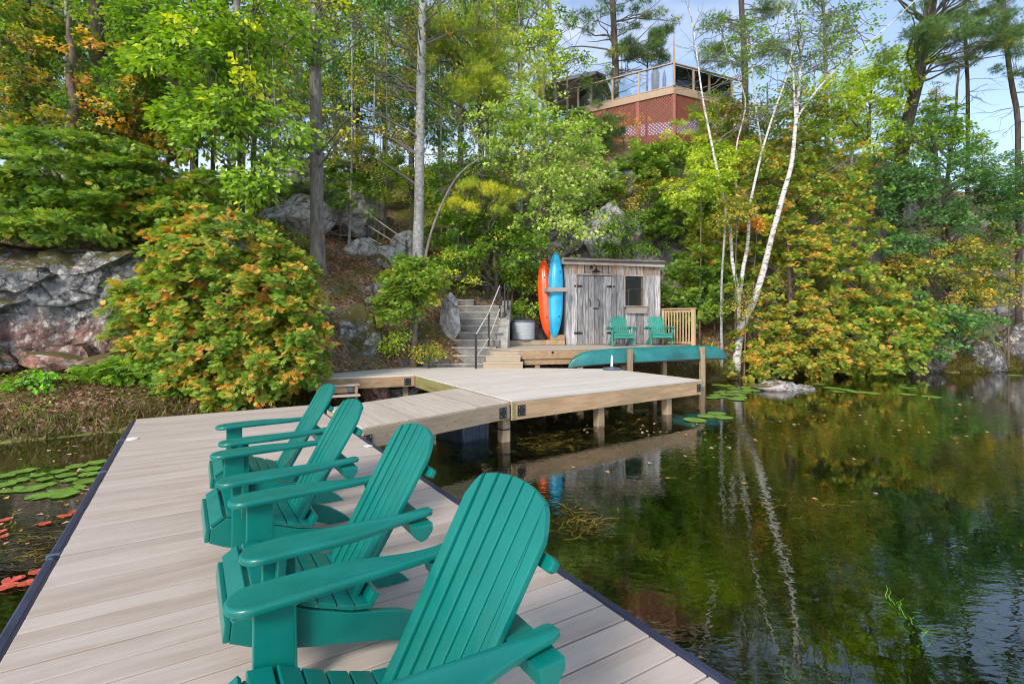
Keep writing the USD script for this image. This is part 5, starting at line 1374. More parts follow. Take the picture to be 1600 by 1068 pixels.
# --- dark trunks with oak and maple leaves at the upper left
def leafy(name, label, seed, trunk_px, d, r0, r1, ells, n, per, kind, size, mt, bark_='bark_grey', limbs=26, cat='tree', group=None, rc=(.26, .48), extra=(), shell=.55, tint_mix=.38, flat=.55, dead=None, tshift=0.0):
    P = Plant(name, label, cat, seed, group)
    ds = np.broadcast_to(d, (len(trunk_px),)).astype(float)
    pts = tr(trunk_px, ds)
    g = pts[0].copy(); g[2] = T(g[0], g[1]) - .15
    if g[2] < pts[0][2] - .05:
        pts = [g] + pts
    else:
        pts[0] = g
    keep = [pts[0]] + [p for p in pts[1:] if p[2] > pts[0][2] + .2]
    P.trunk(keep, r0, r1)
    P.crown(ells, n, per, kind, size, mt, rc=rc, limbs=limbs, shell=shell, tint_mix=tint_mix, flat=flat, tshift=tshift)
    for e, n2, per2, k2, s2, m2 in extra:
        P.crown(e, n2, per2, k2, s2, m2, rc=(.18, .34), limbs=4, part_name='turning_leaves')
    if dead:
        P.dead(*dead)
    return P.build(bark_)


leafy('oak_tree', 'dark trunked oak with scattered orange leaves in the top left corner', 110, [(158, 245), (160, 150), (152, 40), (150, -90)], 14.0, .21, .15,
      [E_(60, 60, 13.4, 240, 220, 1.6), E_(140, 150, 13.2, 200, 160, 1.4), E_(200, 60, 13.6, 200, 200, 1.5), E_(90, -60, 13.6, 300, 200, 1.8), E_(30, 180, 13.0, 140, 120, 1.2)], 190, 46, 'lobed', .14, 'lf_mid', 'bark_dark',
      extra=[([E_(190, 160, 12.8, 140, 260, 1.0), E_(90, 120, 12.8, 240, 200, 1.0)], 26, 22, 'lobed', .15, 'lf_orange')])
leafy('maple_tree', 'slim dark maple at the left edge of the picture', 111, [(40, 260), (46, 120), (38, -60)], 13.2, .12, .07,
      [E_(20, 120, 12.6, 160, 260, 1.2), E_(80, 210, 12.6, 150, 90, .9), E_(0, 20, 12.8, 180, 200, 1.3)], 110, 44, 'lobed', .14, 'lf_rusty', 'bark_dark')
leafy('leaning_sapling', 'grey leaning sapling across the top left behind the oak leaves', 112, [(165, 300), (172, 90), (190, 40), (215, -30)], [14.6, 14.0, 13.8, 13.6], .07, .04,
      [E_(220, 10, 13.4, 150, 150, 1.0), E_(230, 140, 13.4, 130, 150, 1.0)], 60, 44, 'lobed', .14, 'lf_mid')
leafy('basswood_tree', 'bright green broad leaved tree left of the grey spruce trunk', 113, [(375, 330), (378, 220), (372, 110), (370, -40)], 13.6, .11, .07,
      [E_(330, 90, 12.4, 240, 200, 1.5), E_(370, 190, 12.2, 230, 150, 1.3), E_(300, 180, 12.6, 160, 130, 1.1), E_(390, 60, 12.6, 200, 160, 1.3), E_(395, 275, 12.0, 120, 90, .8), E_(280, 40, 12.8, 180, 160, 1.3)], 210, 30, 'broad', .185, 'lf_bright', 'bark_grey', limbs=46, rc=(.28, .5),
      extra=[([E_(275, 35, 12.0, 60, 60, .5), E_(385, 40, 12.0, 26, 60, .4), E_(400, 120, 12.0, 60, 50, .5)], 12, 14, 'broad', .19, 'lf_yellow')])
leafy('maple_tree', 'dense maple with orange branch tips behind the basswood', 114, [(232, 330), (236, 200), (228, 40), (224, -80)], 15.2, .15, .09,
      [E_(230, 120, 14.6, 200, 260, 1.6), E_(200, 230, 14.2, 160, 110, 1.2), E_(270, 230, 14.4, 150, 120, 1.2)], 170, 44, 'lobed', .16, 'lf_rusty', 'bark_dark',
      extra=[([E_(230, 190, 13.6, 130, 180, .8)], 14, 22, 'lobed', .16, 'lf_orange')])
# --- grey spruce trunk with dead twigs
P_ = Plant('spruce_tree', 'straight grey trunk with bare dead twigs above the big cedar bush', 'tree', 120)
g = base_at(497, 415, 15.0)
P_.trunk([g, C(495, 300, 15.0), C(493, 150, 15.0), C(491, 20, 15.0), C(490, -140, 15.0)], .205, .12, wob=.004, sides=12)
P_.dead(80, 4.0, 11.2, 1.8, -.05, .010, sub=4)
P_.crown([E_(480, 40, 14.6, 230, 150, 1.4), E_(520, -40, 14.6, 260, 140, 1.5), E_(450, 100, 14.4, 140, 80, 1.0)], 70, 30, 'broad', .13, 'lf_mid', limbs=26)
P_.crown([E_(545, 190, 14.0, 60, 60, .5), E_(525, 20, 14.0, 50, 70, .5), E_(460, 180, 14.0, 50, 50, .5), E_(440, 40, 14, 70, 60, .5)], 12, 12, 'broad', .17, 'lf_yellow', limbs=8, part_name='yellow_leaves')
P_.build('bark_grey')
P_ = Plant('poplar_tree', 'tall pale lichen spotted trunk standing beside the upper path', 'tree', 121)
g = base_at(650, 412, 16.2)
P_.trunk([g, C(655, 300, 16.2), C(657, 150, 16.2), C(660, 30, 16.2), C(662, -150, 16.2)], .165, .115, wob=.003, sides=12)
P_.dead(30, 5.4, 12.0, 2.2, .12, .018, sub=5)
P_.crown([E_(600, 90, 16.2, 260, 160, 1.8), E_(690, 40, 16.2, 240, 160, 1.7), E_(640, -60, 16.2, 340, 140, 1.9), E_(570, 190, 16.4, 200, 120, 1.5)], 120, 24, 'broad', .12, 'lf_rusty', limbs=40)
P_.build('bark_pale')
P_ = Plant('bent_sapling', 'bare curved grey sapling arching right beside the concrete stair', 'tree', 122)
g = base_at(628, 545, 14.4)
P_.bent = True
P_.trunk([g, C(655, 460, 14.5), C(668, 385, 14.6), C(690, 320, 14.6), C(722, 268, 14.6), C(758, 245, 14.5), C(800, 238, 14.4), C(845, 232, 14.2)], .05, .016, wob=.004, n=34)
P_.dead(9, 5.6, 6.7, .7, -.45, .007, sub=3)
P_.crown([E_(860, 250, 14.2, 190, 130, 1.1), E_(885, 205, 14.6, 120, 100, 1.0), E_(880, 320, 14.0, 170, 140, 1.1), E_(800, 200, 14.8, 170, 110, 1.0), E_(915, 370, 18.6, 90, 50, .5), E_(820, 165, 14.8, 110, 80, .8), E_(930, 250, 14.6, 90, 70, .7)], 330, 15, 'lobed', .14, 'lf_lime', rc=(.14, .30), limbs=34, shell=.65, tint_mix=.45)
P_.build('bark_grey')
# --- pine with yellowing needles
P_ = Plant('pine_tree', 'soft needled pine turning yellow right of the pale trunk', 'tree', 123)
g = base_at(760, 330, 18.0)
P_.trunk([g, C(752, 230, 18.0), C(748, 100, 18.0), C(745, -60, 18.0)], .13, .06)
P_.crown([E_(740, 90, 17.4, 230, 110, 1.6), E_(700, 60, 17.2, 160, 90, 1.3), E_(790, 130, 17.4, 140, 100, 1.3), E_(720, 150, 17.2, 180, 50, 1.2)], 120, 60, 'needle', .22, 'lf_pine_yellow', rc=(.28, .5), flat=.5, droop=.05, limbs=40, up=.3)
P_.crown([E_(735, 320, 16.6, 170, 34, 1.0), E_(760, 298, 16.6, 130, 34, .9)], 22, 50, 'needle', .2, 'lf_pine_yellow', rc=(.25, .4), flat=.35, droop=.05, limbs=10, up=.3, tshift=.2, part_name='low_bough')
P_.build('bark_dark')
# --- middle ground greenery
leafy('maple_tree', 'tall light green maple behind the kayaks and shed', 124, [(852, 420), (848, 250), (850, 100)], 19.5, .12, .05,
      [E_(850, 265, 19.0, 240, 180, 1.6), E_(800, 370, 18.6, 170, 110, 1.2), E_(900, 340, 18.9, 130, 140, 1.1), E_(780, 215, 19.2, 160, 120, 1.4), E_(760, 420, 18.2, 120, 80, 1.0)], 420, 17, 'lobed', .17, 'lf_lime', 'bark_brown', limbs=50, tshift=-.10, rc=(.14, .32))
leafy('maple_tree', 'leafy maple above the top of the concrete stair', 125, [(775, 470), (774, 400), (770, 280)], 18.2, .10, .04,
      [E_(770, 370, 17.8, 160, 110, 1.2), E_(720, 340, 18.0, 160, 110, 1.1), E_(820, 400, 17.8, 110, 100, .9), E_(690, 430, 17.2, 100, 60, .9), E_(735, 400, 17.0, 110, 60, .9)], 190, 36, 'lobed', .17, 'lf_mid', 'bark_brown', limbs=26, tshift=.12,
      extra=[([E_(690, 420, 16.4, 70, 34, .4), E_(745, 440, 16.4, 34, 26, .3)], 9, 26, 'broad', .11, 'lf_yellow')])
P_ = Plant('cedar_tree', 'small bright green cedar between the mossy boulder and the stair', 'tree', 126)
g = base_at(645, 556, 14.1)
P_.trunk([g, C(648, 500, 14.1), C(650, 440, 14.2), C(650, 395, 14.3)], .115, .03, sides=10)
P_.crown([E_(645, 445, 13.9, 100, 70, .6), E_(620, 475, 13.8, 70, 56, .5), E_(650, 415, 14.1, 90, 44, .5)], 80, 56, 'spray', .13, 'lf_cedar_green', rc=(.2, .34), flat=.55, droop=.35, limbs=24, tshift=.1)
P_.build('bark_brown')
for k, (lab, px, py, d, w, h, mt, kind, sz, n, per) in enumerate([
        ('small yellow leaved shrub at the foot of the small cedar', 612, 530, 13.8, 44, 60, 'lf_yellowgreen', 'broad', .10, 16, 26),
        ('low green shrub right of the mossy boulder', 668, 548, 13.9, 50, 34, 'lf_rusty', 'broad', .09, 16, 30),
        ('fresh green fern bush between the stair and the storage tub', 818, 478, 17.6, 60, 40, 'lf_bright', 'broad', .11, 16, 40),
        ('yellow twiggy bush behind the left kayak', 848, 425, 18.6, 70, 80, 'lf_rusty', 'broad', .12, 22, 30),
        ('rounded dark green bush against the red lattice', 1032, 232, 23.4, 110, 40, 'lf_bright', 'broad', .15, 36, 46),
        ('lime green bush below the corner of the red deck', 1092, 215, 23.2, 100, 80, 'lf_yellowgreen', 'lobed', .16, 44, 46),
        ('broad juniper bush below the red lattice', 985, 262, 23.0, 150, 60, 'lf_cedar_green', 'spray', .2, 60, 46),
        ('dense juniper bush left of the weathered slab', 920, 300, 22.2, 120, 60, 'lf_cedar_green', 'spray', .2, 44, 44),
        ('spreading gold tipped bush above the shed roof', 1010, 300, 22.0, 190, 80, 'lf_rusty', 'broad', .12, 76, 50),
        ('dense green bush right of the cracked rock', 1070, 330, 21.2, 130, 110, 'lf_cedar_green', 'spray', .2, 70, 46),
        ('fern covered bush hanging over the shed roof', 985, 388, 20.3, 120, 34, 'lf_mid', 'broad', .11, 34, 46),
        ('tall cedar bush touching the right wall of the shed', 1085, 440, 18.9, 120, 150, 'lf_cedar_green', 'spray', .19, 120, 46),
        ('olive cedar bush behind the deck railing', 1110, 390, 19.6, 110, 130, 'lf_cedar_gold', 'spray', .19, 90, 44),
        ('light yellow bush below the white birch stems', 1140, 265, 20.9, 120, 90, 'lf_yellowgreen', 'lobed', .16, 60, 46),
        ('orange tipped maple bush left of the birch clump', 1130, 335, 20.4, 130, 110, 'lf_yellowgreen', 'lobed', .16, 70, 46),
        ('small red orange maple beside the birch stems', 1166, 352, 19.0, 50, 36, 'lf_orange', 'lobed', .15, 14, 40),
        ('green shrub under the red deck on its left side', 930, 200, 24.4, 80, 80, 'lf_pine', 'needle', .24, 40, 60),
        ('leafy bush at the left foot of the red deck', 880, 190, 25.0, 80, 90, 'lf_mid', 'broad', .15, 40, 44),
        ('sprawling green bush over the litter slope beside the pale trunk', 720, 300, 19.2, 150, 90, 'lf_mid', 'broad', .13, 60, 46),
        ('low hemlock bush in front of the upper path', 560, 250, 20.5, 160, 70, 'lf_cedar_green', 'spray', .2, 50, 40),
        ('green bush left of the grey slab above the cedar bush', 420, 300, 18.6, 90, 80, 'lf_bright', 'broad', .15, 26, 40),
        ('lime maple sapling in front of the two stemmed birch', 1118, 245, 18.9, 110, 66, 'lf_yellowgreen', 'lobed', .14, 44, 40),
        ('bright yellow green sapling above the olive cedar bush', 1095, 290, 18.2, 120, 70, 'lf_yellowgreen', 'lobed', .14, 44, 40),
        ('gold and orange sapling between the birch stems', 1150, 325, 17.6, 80, 80, 'lf_rusty', 'lobed', .13, 34, 36),
        ('green hemlock behind the grey spruce trunk', 530, 300, 18.6, 170, 90, 'lf_cedar_green', 'spray', .15, 60, 44),
        ('light green bush right of the pale lichen spotted trunk', 715, 250, 17.6, 110, 110, 'lf_mid', 'broad', .11, 50, 40),
        ('yellow flecked bush between the two grey trunks', 590, 215, 18.6, 150, 120, 'lf_rusty', 'broad', .10, 60, 36),
        ('pale green bush under the basswood branches', 440, 235, 17.8, 110, 110, 'lf_mid', 'broad', .12, 50, 40),
        ('sparse yellowing bush over the upper path', 640, 270, 18.4, 110, 90, 'lf_yellowgreen', 'broad', .10, 40, 30),
        ('deep green bush above the storage tub', 800, 430, 18.4, 110, 60, 'lf_mid', 'broad', .11, 40, 44),
        ('red and orange vine climbing the red lattice', 975, 195, 24.9, 90, 70, 'lf_orange', 'lobed', .12, 26, 14),
        ('green shrub in front of the right lattice panel', 1100, 170, 24.3, 60, 60, 'lf_mid', 'broad', .12, 26, 30),
        ('yellow green leaves around the lower birch stems', 1165, 470, 17.0, 70, 60, 'lf_rusty', 'broad', .10, 26, 26),
        ('leafy shoots in front of the slim white birch stem', 1180, 250, 18.6, 80, 60, 'lf_rusty', 'lobed', .13, 30, 30),
        ('dark green bush at the right edge of the picture', 1580, 330, 20.6, 130, 200, 'lf_dark', 'broad', .13, 110, 40),
        ('brown and green bush above the right shore rocks', 1540, 450, 20.6, 150, 90, 'lf_rusty', 'broad', .11, 70, 40),
        ('small green shoots on the leaf litter below the grey trunk', 540, 455, 15.6, 60, 30, 'lf_mid', 'broad', .08, 12, 24),
        ('fern clump beside the mossy boulder', 520, 545, 13.8, 60, 40, 'lf_rusty', 'broad', .08, 16, 26),
        ('green bush in front of the rocks above the shed', 968, 348, 19.6, 90, 50, 'lf_mid', 'broad', .11, 36, 34),
        ('fresh green plant on the bank below the cliff', 58, 592, 9.2, 50, 40, 'fern', 'broad', .13, 10, 24),
        ('low fern bank under the pink rock slabs', 175, 575, 9.9, 110, 40, 'lf_bright', 'spray', .15, 22, 36)]):
    P_ = Plant('shrub', lab, 'shrub', 300 + k)
    e = E_(px, py, d, w, h)
    gb = np.array([e[0], e[1] + .1, min(e[2] - e[5] * .6, T(e[0], e[1] + .1))])
    P_.trunk([gb, gb + [.03, 0, max(.15, (e[2] - gb[2]) * .6)], gb + [.08, .02, max(.3, e[2] - gb[2])]], .035, .012, n=8, sides=6, part_name='stem')
    rr = (.5 * min(e[3], e[5]) + .02, .8 * min(e[3], e[5]) + .05)
    P_.crown([e, (e[0] - e[3] * .4, e[1] - .1, e[2] - e[5] * .3, e[3] * .7, e[4], e[5] * .7), (e[0] + e[3] * .45, e[1], e[2] + e[5] * .1, e[3] * .6, e[4], e[5] * .7)], n, per, kind, sz, mt, rc=(min(.2, rr[0]), min(.38, rr[1])), flat=.6, limbs=10, part_name='foliage', twig=.008)
    P_.build('bark_brown')

# --- birch clump right of the shed
P_ = Plant('birch_tree', 'leaning white birch with a forked top right of the shed', 'tree', 140)
g = base_at(1150, 533, 17.6)
P_.trunk([g, C(1163, 500, 17.7), C(1178, 470, 17.8), C(1192, 425, 17.9), C(1206, 370, 18.0), C(1222, 310, 18.1), C(1237, 255, 18.2), C(1243, 200, 18.3), C(1249, 120, 18.3), C(1252, 60, 18.3)], .13, .04, wob=.003, n=44, sides=12)
P_.trunk(tr([(1245, 185), (1262, 160), (1300, 115), (1360, 65), (1410, 20), (1450, -20)], [18.3, 18.3, 18.2, 18.0, 17.8, 17.6]), .038, .012, wob=.004, part_name='fork')
P_.trunk(tr([(1243, 190), (1240, 130), (1236, 70), (1225, 10)], 18.3), .04, .018, wob=.004, part_name='fork')
P_.dead(14, 10.5, 13.8, 1.6, .45, .014, sub=3)
P_.crown([E_(1250, 40, 18.2, 220, 120, 1.4), E_(1290, 90, 18.0, 130, 90, 1.0), E_(1225, 110, 18.2, 130, 90, 1.0)], 44, 20, 'broad', .12, 'lf_mid', limbs=36, rc=(.2, .4), tshift=.05)
P_.build('birch')
P_ = Plant('birch_tree', 'two stemmed birch behind the leaning white one', 'tree', 141)
g = base_at(1153, 500, 17.9)
P_.trunk([g, C(1154, 465, 17.9), C(1150, 440, 18.0), C(1144, 405, 18.1), C(1141, 360, 18.2), C(1128, 300, 18.4), C(1120, 262, 18.5), C(1108, 205, 18.7), C(1100, 165, 18.8), C(1092, 110, 18.9), C(1086, 60, 19.0), C(1076, 10, 19.0)], .08, .018, wob=.002, n=44)
P_.trunk(tr([(1155, 460), (1162, 415), (1168, 385), (1170, 340), (1178, 290), (1190, 240), (1200, 205), (1213, 165), (1226, 130), (1238, 80)], 18.2), .07, .018, wob=.003, n=34, part_name='second_stem')
P_.dead(12, 9, 13, 1.3, .4, .012, sub=3)
P_.crown([E_(1150, 60, 18.6, 150, 130, 1.2), E_(1215, 150, 18.4, 110, 90, .9), E_(1100, 150, 18.6, 60, 60, .6)], 26, 20, 'broad', .12, 'lf_mid', limbs=18, rc=(.2, .36))
P_.build('birch')
P_ = Plant('birch_stub', 'thin bare grey stem standing right of the deck railing', 'tree', 142)
g = base_at(1128, 534, 17.4)
P_.trunk([g, C(1127, 470, 17.4), C(1129, 420, 17.4), C(1131, 380, 17.4), C(1134, 330, 17.4)], .05, .03, wob=.003)
P_.dead(6, 4, 5.6, .6, .2, .008, sub=2)
P_.build('bark_pale')
for k, (lab, pts, d, r0) in enumerate([('slim white birch stem below the lattice corner', [(1225, 330), (1190, 230), (1180, 160), (1172, 60)], 21.0, .06),
                                      ('thin birch leaning left beside the two stemmed birch', [(1150, 310), (1150, 240), (1165, 160), (1142, 100), (1130, 60)], 20.5, .045),
                                      ('thin grey stem rising from the orange cedars', [(1268, 250), (1270, 170), (1274, 90)], 22.0, .035),
                                      ('slender pale stem left of the dark pine trunk', [(1302, 300), (1303, 180), (1310, 60)], 22.0, .045)]):
    P_ = Plant('birch_tree', lab, 'tree', 150 + k)
    q = tr(pts, d); q[0][2] = T(q[0][0], q[0][1]) - .2
    P_.trunk(q, r0, r0 * .4, wob=.004)
    top = q[-1]
    P_.crown([(top[0], top[1], top[2] - .2, 1.0, .8, 1.0), (q[-2][0] + .4, q[-2][1], q[-2][2], .8, .7, .7)], 16, 20, 'broad', .12, 'lf_mid', limbs=10, rc=(.2, .36))
    P_.build('birch' if k < 2 else 'bark_pale')

# --- the turning cedars overhanging the lake on the right
big = [('large turning cedar spreading over the water right of the birches', 160, [(1235, 590), (1235, 470), (1230, 380)], 18.2,
        [E_(1230, 525, 17.4, 170, 100, 1.0), E_(1200, 570, 17.0, 130, 60, .8), E_(1290, 545, 17.6, 170, 90, 1.0), E_(1250, 450, 18.0, 160, 130, 1.1), E_(1240, 400, 18.4, 120, 110, 1.0)], 230, 'lf_cedar_gold', 0.0),
       ('golden cedar in the middle of the right bank', 161, [(1345, 590), (1345, 450), (1340, 330)], 19.4,
        [E_(1330, 470, 18.6, 190, 150, 1.2), E_(1360, 540, 18.3, 180, 90, 1.1), E_(1310, 390, 19.0, 170, 140, 1.2), E_(1400, 500, 18.8, 140, 110, 1.0), E_(1350, 570, 18.2, 190, 50, .9)], 250, 'lf_cedar', .06),
       ('orange cedar on the slope behind the leaning birch', 162, [(1260, 420), (1260, 330), (1255, 220)], 20.8,
        [E_(1265, 320, 20.2, 170, 150, 1.2), E_(1320, 280, 20.6, 150, 130, 1.2), E_(1210, 300, 20.4, 120, 130, 1.0), E_(1250, 230, 20.8, 150, 90, 1.1), E_(1180, 400, 19.4, 90, 130, .9)], 210, 'lf_cedar', .10)]
for lab, sd, tp_, d, ell, n, mt, ts in big:
    P_ = Plant('cedar_tree', lab, 'tree', sd)
    q = tr(tp_, d); q[0][2] = min(q[0][2], T(q[0][0], q[0][1])) - .1
    P_.trunk(q, .14, .03)
    P_.crown(ell, int(n * 2.6), 28, 'spray', .145, mt, rc=(.12, .26), flat=.7, droop=.5, shell=.38, limbs=70, tshift=.02 + ts * .3)
    P_.build('bark_brown')
leafy('oak_tree', 'dark green oak with blue green leaves on the right slope', 165, [(1480, 420), (1470, 300), (1450, 180)], 21.5, .16, .06,
      [E_(1430, 380, 20.2, 160, 90, 1.2), E_(1490, 300, 20.8, 200, 150, 1.5), E_(1440, 250, 21.0, 190, 130, 1.4), E_(1540, 290, 21.0, 150, 110, 1.3), E_(1390, 310, 20.6, 150, 100, 1.0), E_(1420, 280, 20.4, 120, 70, .9)], 230, 44, 'lobed', .17, 'lf_oak', 'bark_dark', limbs=44, tshift=-.05)
leafy('oak_tree', 'low oak with long green boughs over the right shore', 166, [(1500, 540), (1490, 480), (1460, 440)], 20.6, .10, .04,
      [E_(1440, 495, 19.3, 150, 50, .9), E_(1510, 500, 19.8, 150, 50, 1.0), E_(1400, 470, 19.2, 110, 50, .8), E_(1450, 540, 19.0, 110, 50, .8)], 80, 38, 'lobed', .19, 'lf_oak', 'bark_brown', limbs=30, flat=.4, tshift=.1)
leafy('maple_tree', 'rusty brown maple above the low oak on the right', 167, [(1460, 470), (1462, 420), (1455, 360)], 21.2, .09, .03,
      [E_(1450, 420, 20.2, 180, 80, 1.1), E_(1500, 380, 20.6, 140, 100, 1.1), E_(1400, 430, 20.0, 110, 70, .9), E_(1540, 420, 20.8, 110, 80, 1.0)], 110, 40, 'lobed', .15, 'lf_rusty', 'bark_brown', limbs=26)
leafy('maple_tree', 'yellow green maple left of the dark pine trunk', 168, [(1360, 330), (1358, 220), (1362, 120)], 22.4, .12, .04,
      [E_(1370, 130, 21.8, 180, 130, 1.5), E_(1350, 210, 21.6, 200, 120, 1.5), E_(1310, 170, 21.8, 130, 110, 1.2), E_(1400, 90, 22.0, 110, 60, 1.0)], 180, 40, 'lobed', .18, 'lf_yellowgreen', 'bark_brown', limbs=30)
leafy('maple_tree', 'green maple behind the dark pine trunk', 169, [(1480, 300), (1490, 200), (1500, 100)], 24.0, .12, .04,
      [E_(1470, 200, 23.2, 150, 90, 1.5), E_(1540, 250, 23.2, 120, 90, 1.3), E_(1450, 220, 23.0, 130, 100, 1.3), E_(1590, 300, 22.8, 120, 110, 1.3)], 120, 38, 'lobed', .19, 'lf_bright', 'bark_brown', limbs=26)
leafy('maple_tree', 'mixed green bush tree below the birch tops', 170, [(1195, 290), (1198, 200), (1200, 130)], 22.0, .10, .03,
      [E_(1175, 190, 21.8, 150, 100, 1.3), E_(1230, 180, 21.9, 130, 100, 1.2), E_(1140, 170, 22.4, 90, 80, 1.0), E_(1290, 180, 22.2, 130, 110, 1.2)], 130, 38, 'lobed', .15, 'lf_rusty', 'bark_brown', limbs=24, tshift=-.1)

# --- pines against the sky
def pine(label, sd, tp_, d, r0, r1, ell, n, mt='lf_pine', dead=None, size=.26, per=56):
    P = Plant('pine_tree', label, 'tree', sd)
    q = tr(tp_, d); q[0][2] = T(q[0][0], q[0][1]) - .2
    P.trunk(q, r0, r1, wob=.003)
    P.crown(ell, n, per, 'needle', size, mt, rc=(.3, .55), flat=.45, droop=.05, shell=.5, limbs=n // 2, up=.3, rise=.15, twig=.02)
    if dead:
        P.dead(*dead)
    return P.build('bark_dark')


pine('big dark leaning pine trunk with high needles at the upper right', 180, [(1395, 290), (1412, 220), (1428, 150), (1444, 70), (1456, -10), (1470, -120)], 22.5, .29, .21,
     [E_(1460, 50, 19.6, 170, 50, 1.4), E_(1540, 40, 19.8, 150, 60, 1.4), E_(1410, 60, 19.4, 110, 50, 1.1), E_(1580, 60, 20.2, 110, 60, 1.2), E_(1500, -40, 20.0, 300, 70, 2.0)], 75, dead=(8, 9, 13.4, 2.0, -.12, .022, 4))
pine('tall pine with open crown behind the red deck', 181, [(962, 175), (962, 120), (960, 60), (957, 0), (955, -90)], 27.5, .20, .13,
     [E_(905, 30, 27.2, 110, 50, 1.6), E_(1000, 18, 27.4, 130, 36, 1.6), E_(870, 60, 27.2, 80, 50, 1.2), E_(940, -40, 27.4, 260, 60, 2.2), E_(1015, 75, 27.2, 80, 44, 1.2)], 48, dead=(22, 13.5, 18.5, 3.0, .35, .05, 3), size=.34, per=44)
pine('small pine growing behind the glass railing', 182, [(1010, 150), (1012, 90), (1014, 50)], 28.0, .09, .03,
     [E_(1000, 82, 27.8, 90, 50, 1.2), E_(1025, 60, 27.8, 40, 40, .8), E_(975, 100, 27.8, 60, 30, 1.0)], 26, size=.34)
pine('dark pine trunk between the birch tops and the red deck', 183, [(1165, 190), (1164, 110), (1160, 40), (1156, -60)], 25.5, .17, .12,
     [E_(1120, 85, 25.2, 80, 60, 1.3), E_(1180, 20, 25.4, 110, 60, 1.5), E_(1110, 30, 25.2, 80, 50, 1.2), E_(1200, 80, 25.4, 70, 50, 1.1)], 40, dead=(12, 12, 17, 1.8, .1, .03, 3), size=.3, per=44)
pine('thin dark pine at the right edge of the picture', 184, [(1592, 240), (1590, 190), (1580, 130), (1572, 60), (1565, -40)], 22.0, .12, .08,
     [E_(1570, 50, 21.6, 130, 60, 1.4), E_(1600, 110, 21.8, 70, 60, 1.0), E_(1560, -20, 21.6, 180, 80, 1.6)], 44, dead=(14, 9, 13, 1.8, -.1, .02, 3))
pine('slim pine behind the smoky leaves left of the right edge', 185, [(1510, 250), (1512, 150), (1508, 50), (1504, -60)], 24.5, .10, .06,
     [E_(1520, 90, 24.2, 110, 50, 1.3), E_(1490, 30, 24.2, 100, 60, 1.3)], 30, dead=(14, 10, 15, 1.8, -.05, .02, 3), size=.28)
leafy('aspen_tree', 'half bare aspen behind the left end of the red deck', 186, [(868, 170), (862, 60), (856, -60)], 26.5, .13, .08,
      [E_(850, 60, 26, 120, 120, 1.5), E_(900, 110, 26, 80, 70, 1.1), E_(840, -20, 26, 160, 120, 1.6), E_(935, 120, 26.4, 60, 40, .9)], 60, 26, 'broad', .16, 'lf_mid', limbs=40, dead=(20, 12, 17, 2.0, .4, .02, 4))
leafy('aspen_tree', 'thin leaved aspen standing above the yellow green maple', 187, [(1292, 200), (1290, 100), (1284, -60)], 24.5, .11, .07,
      [E_(1300, 60, 24, 130, 120, 1.4), E_(1270, -10, 24, 150, 110, 1.5), E_(1330, 20, 24, 90, 90, 1.2)], 60, 24, 'broad', .15, 'lf_mid', limbs=40)

for k, (px, py0, py1, d, r0, lab) in enumerate([(432, 330, 60, 17.5, .035, 'thin pale stem left of the grey spruce trunk'), (545, 330, 30, 18.5, .05, 'slim grey stem right of the grey spruce trunk'), (600, 300, 20, 19.5, .045, 'slender stem left of the pale lichen spotted trunk'),
        (690, 340, 40, 18.8, .04, 'slender stem right of the pale lichen spotted trunk'), (578, 320, 60, 20.5, .06, 'grey stem rising behind the upper path post'), (415, 320, 100, 19.0, .05, 'pale stem behind the basswood leaves'),
        (815, 330, 0, 22.0, .06, 'tall thin stem above the pale green maple'), (835, 330, -30, 22.5, .05, 'second tall thin stem above the pale green maple'), (770, 330, -30, 21.0, .07, 'dark slim stem behind the yellowing pine'), (300, 330, 60, 17.0, .045, 'thin stem among the maple leaves on the left'), (100, 300, -20, 15.5, .10, 'grey trunk left of the dark oak trunk'), (262, 320, -20, 16.5, .07, 'slim trunk right of the dense maple')]):
    P_ = Plant('sapling', lab, 'tree', 500 + k)
    b_ = C(px, py0, d); b_[2] = T(b_[0], b_[1]) - .15
    t_ = C(px + (-8, 5, 4, -6, 8, 3, -5, 6, 4, -4, 3, -6)[k], py1, d)
    P_.trunk([b_, b_ * .5 + t_ * .5 + [.06, 0, 0], t_], r0, r0 * .45, wob=.004, sides=7)
    P_.dead(8, b_[2] + 1.5, t_[2], 1.1, .15, .009, sub=3)
    P_.crown([(t_[0], t_[1], t_[2] - .5, .9, .8, 1.0), (t_[0] + .3, t_[1], t_[2] - 2.2, .9, .7, .9)], 26, 20, 'broad', .10, ('lf_mid', 'lf_yellowgreen', 'lf_rusty')[k % 3], rc=(.2, .4), limbs=12)
    P_.build('bark_pale' if k % 3 != 2 else 'bark_grey')
